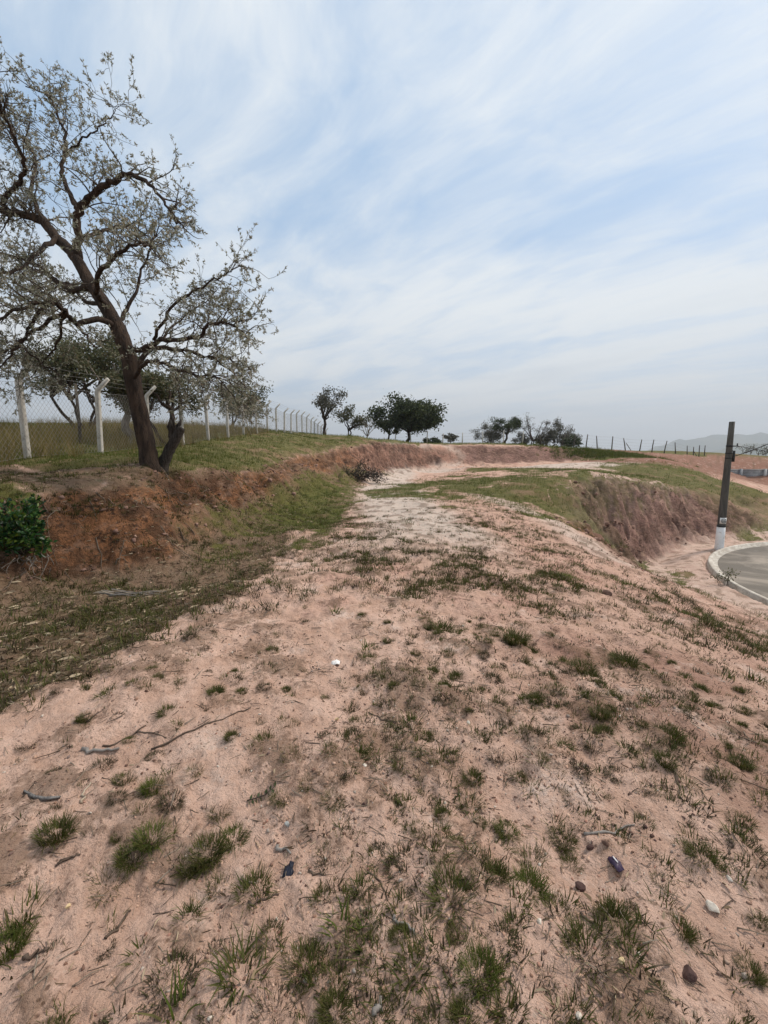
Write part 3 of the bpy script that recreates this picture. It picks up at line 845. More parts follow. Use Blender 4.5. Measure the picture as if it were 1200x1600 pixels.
def make_gnarled_tree():
    rng = np.random.default_rng(42); py = random.Random(5)
    base = hit([236], [727])[0]
    d0 = base[1]
    root = empty("gnarled_tree", tuple(base), "large gnarled tree with sparse silvery leaves leaning left over the fence", "tree")
    def W(pts): return np.array([P(u, v, d0 + dd) for u, v, dd in pts]) - base
    def dens(pts, k=4):
        pts = np.asarray(pts); t = np.linspace(0, len(pts) - 1, (len(pts) - 1) * k + 1)
        out = []
        for a in t:                                        # Catmull-Rom
            i = min(int(a), len(pts) - 2); f = a - i
            p0, p1, p2, p3 = pts[max(i - 1, 0)], pts[i], pts[i + 1], pts[min(i + 2, len(pts) - 1)]
            out.append(.5 * (2 * p1 + (p2 - p0) * f + (2 * p0 - 5 * p1 + 4 * p2 - p3) * f * f + (3 * p1 - p0 - 3 * p2 + p3) * f ** 3))
        return np.array(out)
    trunk = dens(W([(235, 738, 0), (233, 720, 0), (228, 690, 0), (217, 640, 0), (208, 598, 0), (199, 552, 0), (184, 513, 0), (165, 478, .05), (141, 442, .1), (119, 402, .15)]), 6)
    tr = np.interp(np.linspace(0, 1, len(trunk)), (0, .08, .2, .45, .75, 1), (.235, .195, .172, .158, .135, .10))
    jit = 1 + .10 * rng.normal(size=(len(trunk), 14)); jit = (jit + np.roll(jit, 1, 0) + np.roll(jit, -1, 0)) / 3
    jit[:8] *= 1 + .14 * np.cos(np.linspace(0, 2 * math.pi, 14, endpoint=False) * 4 + 1)[None, :] * np.linspace(1, 0, 8)[:, None]
    Geo().tube(trunk, tr, 14, jitter=jit).build("trunk", BARK, root, smooth=True)
    limbs = [
        ([(119, 405, .15), (122, 372, .1), (124, 330, .0), (150, 300, -.2), (178, 280, -.4), (202, 272, -.6), (229, 285, -.7), (256, 312, -.8), (276, 350, -.8)], .085, .014),
        ([(121, 404, .15), (90, 372, .4), (67, 346, .6), (32, 335, .8), (5, 330, 1.0), (-50, 312, 1.3), (-120, 322, 1.6), (-180, 360, 1.8)], .11, .03),
        ([(10, 331, 1.0), (5, 309, .8), (25, 292, .6), (38, 272, .3), (34, 240, .0), (12, 195, -.2), (-8, 140, -.5), (-30, 95, -.6)], .06, .012),
        ([(124, 330, 0), (108, 300, .3), (97, 264, .5), (104, 225, .7), (92, 180, .9), (75, 150, 1.1), (40, 135, 1.2)], .05, .010),
        ([(104, 240, .7), (130, 215, .5), (150, 205, .3), (172, 185, .2), (180, 168, .1)], .022, .005),
        ([(186, 515, .0), (152, 499, -.3), (120, 506, -.6), (101, 487, -.9), (75, 472, -1.2), (40, 478, -1.5), (0, 500, -1.8), (-50, 520, -2.0)], .062, .014),
        ([(142, 445, .1), (112, 454, .5), (78, 430, .9), (40, 405, 1.3), (-20, 398, 1.7), (-90, 420, 2.0)], .07, .016),
        ([(197, 545, 0), (225, 545, -.2), (252, 532, -.4), (300, 530, -.7), (328, 507, -.9), (352, 503, -1.0), (372, 515, -1.2), (386, 526, -1.2)], .058, .008),
        ([(206, 580, 0), (240, 545, .3), (282, 546, .6), (326, 559, .8), (350, 558, 1.0), (368, 570, 1.2), (380, 582, 1.2)], .06, .008),
        ([(188, 522, 0), (190, 495, .4), (212, 460, .7), (222, 420, .9), (240, 375, 1.0), (250, 340, 1.0)], .05, .008),
        ([(240, 531, -.3), (262, 490, -.5), (292, 462, -.6), (330, 440, -.7), (350, 430, -.8), (364, 420, -.8)], .032, .006),
        ([(208, 590, 0), (232, 565, -.8), (262, 570, -1.4), (300, 585, -1.8), (335, 590, -2.0), (355, 600, -2.0)], .04, .008),
        ([(165, 478, 0), (150, 455, -.8), (160, 420, -1.4), (190, 395, -1.9), (215, 380, -2.2), (235, 385, -2.4)], .055, .010),
        ([(120, 506, -.6), (138, 530, -.8), (152, 545, -.9)], .03, .008),
        ([(101, 487, -.9), (60, 512, -.6), (30, 535, -.4), (-10, 560, -.2), (-50, 570, 0)], .04, .008),
        ([(125, 372, .1), (155, 362, .8), (190, 352, 1.3), (225, 365, 1.7), (250, 390, 1.9)], .045, .008),
        ([(90, 372, .4), (60, 395, -.4), (30, 420, -1.0), (-10, 430, -1.5), (-60, 450, -1.9)], .05, .010),
        ([(67, 346, .6), (50, 300, 1.4), (55, 250, 2.0), (30, 210, 2.4), (-20, 180, 2.6)], .05, .010),
        ([(165, 478, 0), (130, 468, 1.2), (100, 440, 2.0), (60, 460, 2.6), (20, 440, 3.0)], .05, .010),
        ([(326, 559, .8), (356, 575, .5), (378, 600, .3), (388, 625, .2)], .018, .005),
        ([(282, 546, .6), (310, 575, 1.2), (335, 600, 1.6), (350, 622, 1.8)], .022, .005),
        ([(252, 532, -.4), (275, 505, .5), (310, 480, 1.0), (338, 462, 1.3)], .028, .006),
        ([(75, 476, -1.2), (45, 515, -1.4), (22, 548, -1.5), (-5, 580, -1.4)], .035, .008),
        ([(101, 487, -.9), (92, 530, -.2), (70, 562, .1), (48, 590, .3)], .03, .008),
        ([(30, 535, -.4), (62, 566, -.3), (95, 585, -.2)], .022, .006),
        ([(-50, 312, 1.3), (-80, 250, .8), (-110, 190, .5), (-130, 150, .3)], .05, .010),
    ]
    tw = Geo(); LP, LD = [], []
    def sprout(pts, r0, level, up):
        """side shoots along a branch, twigs with leaves at the last level"""
        n = len(pts); L = np.linalg.norm(np.diff(pts, axis=0), axis=1).sum()
        cnt = {1: max(6, int(L * 7.5)), 2: max(5, int(L * 8.5)), 3: 0}[level]
        for _ in range(cnt):
            f = rng.uniform(.22, 1.0) if level == 1 else rng.uniform(.15, 1)
            i = min(int(f * (n - 1)), n - 2); p = pts[i] + (pts[i + 1] - pts[i]) * rng.random()
            tan = unit(pts[i + 1] - pts[i])
            out = unit(np.array((p[0] + .6, p[1], (p[2] - 2.6) * .8)))
            dd = unit(tan * .55 + rng.normal(size=3) * .62 + out * .40 + np.array((0, 0, .12)))
            if level == 1:
                ln = rng.uniform(.5, 1.25) * (1.15 - .55 * f); q = wiggle_path(p, dd, ln, 7, rng, .24, rng.uniform(-.10, .05))
                tw.tube(q, np.linspace(max(.005, r0 * .20), .0032, 8), 4, cap=False); sprout(q, .008, 2, up)
            else:
                ln = rng.uniform(.16, .46); q = wiggle_path(p, dd, ln, 4, rng, .28, rng.uniform(-.12, .06))
                tw.tube(q, np.linspace(.0034, .0018, 5), 3, cap=False)
                k = rng.integers(10, 21)
                for _k in range(k):
                    g = rng.uniform(.25, 1.0) ** .7 * 3.999; j = int(g); c = q[j] + (q[j + 1] - q[j]) * (g - j)
                    ld = unit(unit(q[-1] - q[0]) * .7 + rng.normal(size=3) * .75 + (0, 0, .12))
                    LP.append(c + ld * .030); LD.append(ld)
    for pts, r0, r1 in limbs:
        q = dens(W(pts), 5); q[1:-1] += rng.normal(size=(len(q) - 2, 3)) * .018
        Geo().tube(q, np.linspace(r0, r1, len(q)), 8).build("limb", BARK, root, smooth=True)
        sprout(q, r0, 1, 0)
    o = tw.build("twigs", TWIGM, root); o['kind'] = 'stuff'
    LPa, LDa = np.array(LP), np.array(LD)
    V, T = leaves(LPa, LDa, rng.uniform(.04, .078, len(LPa)), rng.uniform(.016, .027, len(LPa)), rng)
    o = mesh_obj("crown", V, T, LEAF_SILVER, root); o['kind'] = 'stuff'
    # broken weathered stump at its foot
    STUMPW = simple_mat("stump_wood", [(0.030, 0.024, 0.020), (0.085, 0.072, 0.060), (0.16, 0.145, 0.125)], .95, 7.0, 1.0, 26, (5, 5, .5), .03)
    b2 = hit([248], [729])[0]; st = empty("tree_stump", tuple(b2), "grey split stump leaning right against the foot of the gnarled tree", "stump")
    def W2(pts): return np.array([P(u, v, b2[1] + dd) for u, v, dd in pts]) - b2
    q = dens(W2([(248, 738, 0), (254, 722, 0), (263, 703, 0), (273, 685, -.02), (283, 668, -.03)]), 5)
    jit = 1 + .30 * np.repeat(rng.normal(size=(1, 11)), len(q), 0) + .07 * rng.normal(size=(len(q), 11))
    Geo().tube(q, np.interp(np.linspace(0, 1, len(q)), (0, .25, .8, 1), (.115, .082, .068, .05)), 11, jitter=jit).build("stump_body", STUMPW, st)
    Geo().tube(W2([(268, 684, 0), (268, 668, 0), (266, 655, 0)]), [.07, .05, .02], 7).build("snag", STUMPW, st)
    Geo().tube(W2([(274, 672, -.03), (270, 655, -.04), (263, 640, -.04)]), [.035, .025, .008], 6).build("snag", STUMPW, st)
    Geo().tube(W2([(272, 672, .05), (281, 662, .05), (283, 655, .05)]), [.05, .04, .015], 6).build("snag", STUMPW, st)


make_gnarled_tree()


def make_tree(name, label, cat, u, d, vtop, wpx, style, seed, leaf=LEAF_OLIVE, bark=BARK, lean=0.0, stems=1, group=None, loc=None, leaf_size=None, n_leaf=1.0, trunk_r=None):
    rng = np.random.default_rng(seed)
    x = (u - CU) / F * P(u, 700, d)[1] if False else P(u, 700, d)[0]
    z = gz(x, d); root = empty(name, (x, d, z - .05), label, cat, group)
    H = P(u, vtop, d)[2] - z; rw = wpx / F * d / 2
    st = dict(round=(.30, .60, .42, 8, 5, 30), dense=(.26, .58, .44, 11, 7, 55), airy=(.38, .70, .32, 8, 5, 26), bare=(.25, .6, .42, 9, 6, 5), bush=(.08, .5, .5, 10, 5, 34), flat=(.36, .72, .30, 9, 6, 34))[style]
    ft, cc, rc, nl, ns, nleaf = st
    g = Geo(); tw = Geo(); LP, LD = [], []
    r0 = trunk_r or max(.05, H * .032)
    sc = leaf_size or max(.05, rw * .055)
    for s in range(stems):
        off = rng.normal(size=2) * rw * .12 if stems > 1 else np.zeros(2)
        fork = np.array((off[0] * 2.2 + lean * H * ft, off[1] * 2.0, H * ft * rng.uniform(.85, 1.1)))
        p = np.linspace((off[0] * .4, off[1] * .4, -.2), fork, 6); p[1:-1, :2] += rng.normal(size=(4, 2)) * r0 * .6
        g.tube(p, np.linspace(r0 * 1.25, r0 * .8, 6) / math.sqrt(stems), 8)
        for k in range(max(3, nl // stems)):
            a = rng.uniform(0, 2 * math.pi); e = rng.uniform(-.35, 1.0)
            ce = math.sqrt(max(0, 1 - e * e)); q = rng.uniform(.72, 1.0)
            tgt = np.array((lean * H * .7 + math.cos(a) * ce * rw * q, math.sin(a) * ce * rw * q * .85, H * cc + e * H * rc * q * .92))
            t = np.linspace(0, 1, 7)[:, None]
            mid = fork + (tgt - fork) * .5 + np.array((0, 0, .08 * H * rng.uniform(-.6, 1.2)))
            path = (1 - t) ** 2 * fork + 2 * t * (1 - t) * mid + t ** 2 * tgt
            path[1:-1] += rng.normal(size=(5, 3)) * rw * .035
            g.tube(path, np.linspace(r0 * .55, r0 * .10, 7), 6)
            for _ in range(ns):
                f = rng.uniform(.4, 1.0) * 5.99; j = int(f); c = path[j] + (path[j + 1] - path[j]) * (f - j)
                dd = unit(unit(tgt - fork) * .4 + rng.normal(size=3) + (0, 0, .25))
                q2 = wiggle_path(c, dd, rw * rng.uniform(.18, .36), 4, rng, .25, .02)
                tw.tube(q2, np.linspace(r0 * .13, r0 * .05, 5), 3, cap=False)
                if style == 'bare':
                    for _b in range(4):
                        q3 = wiggle_path(q2[rng.integers(1, 5)], unit(dd + rng.normal(size=3) * .8), rw * rng.uniform(.1, .22), 3, rng, .25, .03)
                        tw.tube(q3, np.linspace(r0 * .06, r0 * .03, 4), 3, cap=False)
                nn = int(nleaf * n_leaf * rng.uniform(.5, 1.4))
                if nn:
                    sig = rw * (.13 if style in ('dense', 'bush') else .10)
                    cen = q2[rng.integers(2, 5, nn)]
                    LP.append(cen + rng.normal(size=(nn, 3)) * sig * np.array((1, 1, .7))); LD.append(rng.normal(size=(nn, 3)))
    g.build("trunk", bark, root, smooth=True)
    o = tw.build("twigs", TWIGM if bark is not BARK_PALE else BARK_PALE, root); o['kind'] = 'stuff'
    if LP:
        LPa = np.concatenate(LP); n = len(LPa)
        ok = LPa[:, 2] > .03
        V, T = leaves(LPa[ok], np.concatenate(LD)[ok], rng.uniform(.7, 1.3, ok.sum()) * sc * 1.7, rng.uniform(.7, 1.3, ok.sum()) * sc * .9, rng)
        o = mesh_obj("crown", V, T, leaf, root); o['kind'] = 'stuff'
    return root


TB = "trees beyond the concrete post fence"; TR = "trees along the far ridge"
make_tree("tree", "spreading olive tree with several dark stems, behind the two nearest fence posts", "tree", 140, 20, 528, 178, 'flat', 11, LEAF_OLIVE, stems=4, group=TB, n_leaf=6.0, leaf_size=.075)
make_tree("tree", "tree with a pale broken trunk just left of the gnarled trunk", "tree", 204, 16, 548, 110, 'flat', 12, LEAF_OLIVE, BARK_PALE, group=TB, n_leaf=4.0, leaf_size=.06, trunk_r=.15)
make_tree("tree", "tree with curved dark stems seen behind the split stump", "tree", 262, 17, 555, 140, 'flat', 13, LEAF_OLIVE, stems=3, group=TB, n_leaf=5.0, leaf_size=.06)
make_tree("tree", "low broad tree behind the fence, right of the gnarled tree", "tree", 360, 45, 604, 128, 'round', 14, LEAF_OLIVE, stems=2, group=TB, n_leaf=4.5, leaf_size=.15)
make_tree("tree", "tall thin tree rising above the far end of the concrete posts", "tree", 508, 52, 608, 80, 'airy', 15, LEAF_GREY, group=TB, n_leaf=1.5, leaf_size=.16)
make_tree("tree", "lower ragged tree just right of the tall thin one", "tree", 549, 54, 638, 58, 'airy', 16, LEAF_OLIVE, stems=2, group=TB, n_leaf=1.6, leaf_size=.15)
make_tree("bare_tree", "small leafless tree left of the big dark tree", "tree", 574, 53, 650, 30, 'bare', 17, LEAF_GREY, BARK_PALE, group=TB, n_leaf=0.0)
make_tree("tree", "large dark rounded tree, the darkest on the skyline", "tree", 638, 58, 611, 94, 'dense', 18, LEAF_DARK, group=TR, n_leaf=3.2, leaf_size=.22)
make_tree("tree", "grey green tree overlapped by the left side of the big dark tree", "tree", 608, 61, 646, 46, 'airy', 19, LEAF_OLIVE, group=TR, n_leaf=2.0, leaf_size=.18)
make_tree("shrub", "small dark round shrub at the right foot of the big dark tree", "shrub", 674, 62, 681, 26, 'bush', 20, LEAF_DARK, n_leaf=1.4, leaf_size=.15, stems=2)
make_tree("tree", "tiny lone tree on the ridge right of the big dark tree", "tree", 704, 65, 677, 22, 'airy', 21, LEAF_GREY, group=TR, n_leaf=1.2, leaf_size=.14)
make_tree("tree", "pale bushy tree at the left end of the ridge grove", "tree", 768, 72, 662, 54, 'round', 22, LEAF_GREY, stems=3, group=TR, n_leaf=4.4, leaf_size=.11)
make_tree("tree", "dark topped tree with a clear stem, tallest in the ridge grove", "tree", 791, 70, 644, 56, 'airy', 23, LEAF_DARK, group=TR, n_leaf=5.28, leaf_size=.11)
make_tree("bare_tree", "brown twiggy tree in the middle of the ridge grove", "tree", 832, 71, 647, 52, 'bare', 24, LEAF_GREY, stems=3, group=TR, n_leaf=5.5, leaf_size=.10)
make_tree("tree", "greyish tree right of the brown twiggy one in the grove", "tree", 862, 73, 660, 54, 'round', 25, LEAF_GREY, stems=3, group=TR, n_leaf=4.2, leaf_size=.12)
make_tree("bare_tree", "pale twiggy tree at the right end of the ridge grove", "tree", 886, 75, 664, 40, 'bare', 26, LEAF_GREY, BARK_PALE, group=TR, n_leaf=4.4, leaf_size=.11)
make_tree("shrub", "low dark shrub at the right end of the ridge grove", "shrub", 894, 70, 679, 26, 'bush', 27, LEAF_DARK, n_leaf=1.5, leaf_size=.16, stems=2)
make_tree("shrub", "low grey bush filling the gap left of the brown twiggy tree", "shrub", 811, 73, 674, 30, 'bush', 33, LEAF_GREY, n_leaf=1.6, leaf_size=.12, stems=3)
make_tree("shrub", "low olive bush between the brown twiggy and the greyish tree", "shrub", 848, 72, 676, 28, 'bush', 34, LEAF_OLIVE, n_leaf=1.6, leaf_size=.12, stems=3)
make_tree("shrub", "low grey bush just left of the dark shrub at the grove's right end", "shrub", 876, 74, 675, 28, 'bush', 35, LEAF_GREY, n_leaf=1.6, leaf_size=.12, stems=3)
make_tree("bare_shrub", "leafless shrub on the bank behind the coiled wire, nearest the pole", "shrub", 1168, 82, 694, 30, 'bare', 28, LEAF_GREY, BARK_PALE, stems=3, n_leaf=1.0)
make_tree("bare_shrub", "leafless shrub on the bank behind the coiled wire, at the photo edge", "shrub", 1194, 84, 692, 34, 'bare', 29, LEAF_GREY, BARK_PALE, stems=3, n_leaf=1.0)
make_tree("shrub", "dark clump of weeds on the green flat before the whitish strip", "shrub", 876, 27, 737, 34, 'bush', 30, LEAF_OLIVE, n_leaf=1.2, leaf_size=.05, stems=3)


def make_bush():
    rng = np.random.default_rng(77)
    c = hit([38], [868])[0]
    root = empty("shrub", tuple(c), "bright green leafy shrub growing out of the orange bank", "shrub")
    g = Geo(); LP, LD = [], []
    for k in range(80):
        a = rng.uniform(0, 2 * math.pi); e = rng.uniform(-.1, 1.0)
        tgt = np.array((-.14 + math.cos(a) * .54 * rng.uniform(.6, 1), -.12 + math.sin(a) * .34, .10 + e * .66))
        q = np.array([np.zeros(3), tgt * .4 + (0, 0, .12), tgt * .75 + (0, 0, .08), tgt]); q[1:] += rng.normal(size=(3, 3)) * .03
        g.tube(q, [.011, .008, .006, .003], 4, cap=False)
        for _ in range(34):
            f = rng.uniform(.35, 1) * 2.99; j = int(f); p = q[j] + (q[j + 1] - q[j]) * (f - j)
            ld = unit(unit(tgt) * .5 + rng.normal(size=3) * .8 + (0, 0, .2)); LP.append(p + ld * .045 + rng.normal(size=3) * .03); LD.append(ld)
    g.build("stems", TWIGM, root)['kind'] = 'stuff'
    LPa, LDa = np.array(LP), np.array(LD); n = len(LPa)
    V, T = leaves(LPa, LDa, rng.uniform(.05, .095, n), rng.uniform(.030, .05, n), rng)
    mesh_obj("foliage", V, T, LEAF_BUSH, root)['kind'] = 'stuff'
    g = Geo()
    for k in range(16):
        q = wiggle_path((rng.normal() * .12 + .15, -.12 + rng.normal() * .06, .02), (rng.normal() * .6 + .3, -.5, rng.uniform(-.4, .3)), rng.uniform(.15, .4), 5, rng, .3, -.05)
        g.tube(q, np.linspace(.007, .003, 6), 4, cap=False)
    g.build("dead_roots", OLDWOOD, root)['kind'] = 'stuff'


make_bush()


def make_brush():
    rng = np.random.default_rng(31)
    c = hit([566], [752])[0]
    root = empty("fallen_branch", tuple(c), "heap of dark fallen branches at the foot of the far cut bank", "branch heap")
    g = Geo(); LP, LD = [], []
    for k in range(40):
        s = np.array((rng.uniform(-1.7, .7), rng.uniform(-.3, .5), rng.uniform(0, .45)))
        q = wiggle_path(s, (rng.uniform(.2, 1.0), rng.normal() * .4, rng.uniform(.1, .75)), rng.uniform(.6, 1.35), 7, rng, .17, -.06)
        g.tube(q, np.linspace(rng.uniform(.015, .045), .006, 8), 5)
        for _ in range(40):
            LP.append(q[rng.integers(1, 8)] + rng.normal(size=3) * .12); LD.append(rng.normal(size=3))
    g.build("branches", DARKWOOD, root)['kind'] = 'stuff'
    LPa = np.array(LP); ok = LPa[:, 2] > -.1; n = ok.sum()
    V, T = leaves(LPa[ok], np.array(LD)[ok], rng.uniform(.10, .20, n), rng.uniform(.04, .08, n), rng)
    mesh_obj("dead_leaves", V, T, leaf_mat("withered_leaves", [(.03, .024, .017), (.055, .043, .03), (.085, .065, .045)], .1), root)['kind'] = 'stuff'


make_brush()


def make_kerb_weed():
    rng = np.random.default_rng(9)
    c = hit([1131], [914])[0]
    root = empty("weed", tuple(c), "small dark leafy weed standing against the kerb", "plant")
    g = Geo(); LP, LD = [], []
    for sx, h in ((-.18, .42), (-.13, .38), (.10, .45), (.02, .30), (.16, .5)):
        q = wiggle_path((sx, 0, -.05), (rng.normal() * .15, rng.normal() * .1, 1), h, 5, rng, .12, .05)
        g.tube(q, np.linspace(.012, .006, 6), 4)
        for _ in range(26):
            LP.append(q[-1] + rng.normal(size=3) * np.array((.13, .10, .06)) + (0, 0, -.02)); LD.append(rng.normal(size=3) * (1, 1, .4))
    for _ in range(70):
        LP.append(np.array((.32, .12, .32)) + rng.normal(size=3) * np.array((.14, .12, .12))); LD.append(rng.normal(size=3))
    g.build("stems", TWIGM, root)['kind'] = 'stuff'
    n = len(LP); V, T = leaves(np.array(LP), np.array(LD), rng.uniform(.06, .11, n), rng.uniform(.03, .05, n), rng)
    mesh_obj("foliage", V, T, LEAF_OLIVE, root)['kind'] = 'stuff'


make_kerb_weed()

# ---------------------------------------------------------------- grass, weeds and litter
GRASS = leaf_mat("lot_grass", [(0.034, 0.040, 0.008), (0.064, 0.075, 0.012), (0.094, 0.096, 0.020), (0.098, 0.066, 0.030)], 0.3, 0.7)
GRASS_GREEN = leaf_mat("green_grass", [(0.042, 0.064, 0.009), (0.076, 0.104, 0.014), (0.112, 0.126, 0.022), (0.13, 0.11, 0.04)], 0.3, 0.7)
GRASS_DRY = leaf_mat("dry_weeds", [(0.032, 0.022, 0.012), (0.055, 0.038, 0.021), (0.048, 0.052, 0.014), (0.095, 0.062, 0.036)], 0.2, 0.8)
GRASS_STRAW = leaf_mat("tall_dry_grass", [(0.095, 0.092, 0.026), (0.15, 0.13, 0.042), (0.22, 0.165, 0.06), (0.27, 0.19, 0.095)], 0.3, 0.8)


def tuft(n, spread, length, width, lean, segs=3, seed=0, curve=.6, lo=.45):
    """a tuft of tapering blades that fan out from a small crown of roots"""
    rng = np.random.default_rng(seed); V, T = [], []; k = 0
    for _ in range(n):
        a = rng.uniform(0, 2 * math.pi); rr = spread * math.sqrt(rng.random())
        b = np.array((rr * math.cos(a), rr * math.sin(a), -.012))
        az = a + rng.normal() * .7; th = abs(rng.normal()) * lean + lean * .35 * rr / spread
        L = length * rng.uniform(lo, 1.0); w = width * rng.uniform(.7, 1.2)
        h = np.array((math.cos(az), math.sin(az), 0)); s = np.array((-math.sin(az), math.cos(az), 0))
        p = b.copy()
        for i in range(segs + 1):
            f = i / segs; ww = w * (1 - f) ** .7 * .5
            if i < segs: V += [p - s * ww, p + s * ww]
            else: V.append(p)
            ang = min(th + curve * f * rng.uniform(.5, 1.3), 1.75)
            p = p + (h * math.sin(ang) + np.array((0, 0, 1)) * math.cos(ang)) * L / segs
        for i in range(segs - 1):
            q = k + i * 2; T += [(q, q + 1, q + 3), (q, q + 3, q + 2)]
        q = k + (segs - 1) * 2; T.append((q, q + 1, q + 2)); k += segs * 2 + 1
    return np.array(V), np.array(T)


def scatter(name, label, templates, pts, scales, mat, rng, tilt=.15, smooth=False):
    """many copies of small shapes joined into one ground-cover mesh"""
    V, T = [], []; off = 0
    which = rng.integers(0, len(templates), len(pts))
    for k, (tv, tt) in enumerate(templates):
        m = which == k; n = m.sum()
        if not n: continue
        a = rng.uniform(0, 2 * math.pi, n); c, s = np.cos(a), np.sin(a)
        v = tv[None] * scales[m][:, None, None]
        x = v[..., 0] * c[:, None] - v[..., 1] * s[:, None]; y = v[..., 0] * s[:, None] + v[..., 1] * c[:, None]; z = v[..., 2]
        tx, ty = rng.normal(size=(2, n)) * tilt
        x2 = x + z * tx[:, None]; y2 = y + z * ty[:, None]; z2 = z
        V.append((np.stack([x2, y2, z2], -1) + pts[m][:, None, :]).reshape(-1, 3))
        T.append((tt[None] + (np.arange(n) * len(tv))[:, None, None]).reshape(-1, 3) + off); off += n * len(tv)
    o = mesh_obj(name, np.concatenate(V), np.concatenate(T), mat, None, smooth)
    return tag(o, label, None, None, 'stuff')


def in_view(x, y, m=1.12):
    return (np.abs(x) < y * (600 / F) * m + .6) & (y > .4)


def sample(n, rmin, rmax, rng, power=1.0, wide=1.15):
    """random spots ahead of the camera, denser near; with their zones"""
    r = (rmin ** (1 - power + 1e-6) + rng.random(n) * (rmax ** (1 - power + 1e-6) - rmin ** (1 - power + 1e-6))) ** (1 / (1 - power + 1e-6))
    a = rng.uniform(-.80, .80, n); x, y = r * np.sin(a), r * np.cos(a)
    k = in_view(x, y, wide); x, y = x[k], y[k]
    z, bank, slope, db, hum = ground(x, y, True)
    Z = zones(x, y, bank, hum); Z.update(slope=slope, hum=hum, r=np.hypot(x, y), rd=road_dist(x, y))
    return np.stack([x, y, z], 1), Z


T_FINE = [tuft(480, .055, .075, .0034, .60, 3, s, .8) for s in (1, 2, 3)]
T_SPARSE = [tuft(280, .062, .070, .0034, .85, 3, s) for s in (4, 5, 6)]
T_BROAD = [tuft(34, .045, .13, .0100, .70, 3, s, .9) for s in (7, 8)]
T_SPIKY = [tuft(120, .06, .10, .0055, .85, 3, s, .6) for s in (9, 10)]
T_MAT = [tuft(300, .080, .042, .0044, 1.0, 2, s, .9) for s in (11, 12, 13)]
KIND = dict(fine=(T_FINE, GRASS), green=(T_FINE, GRASS_GREEN), sparse=(T_SPARSE, GRASS), dry=(T_SPARSE, GRASS_DRY), broad=(T_BROAD, GRASS_GREEN), spiky=(T_SPIKY, GRASS), mat=(T_MAT, GRASS_DRY))
_tm = {}


def tuft_obj(kind, i, p, s, rz, label, group, rng):
    ts, m = KIND[kind]; i = i % len(ts); key = (kind, i)
    nm = 'weed_tuft' if kind in ('mat', 'dry') else 'grass_tuft'
    if key not in _tm:
        o = mesh_obj(nm, ts[i][0], ts[i][1], m); _tm[key] = o
    else:
        o = _tm[key].copy(); o.name = nm; COL.objects.link(o)
    o.location = p; o.scale = (s, s, s * rng.uniform(.85, 1.1)); o.rotation_euler = (rng.normal() * .08, rng.normal() * .08, rz)
    return tag(o, label, "grass tuft" if nm == 'grass_tuft' else "weed tuft", group)


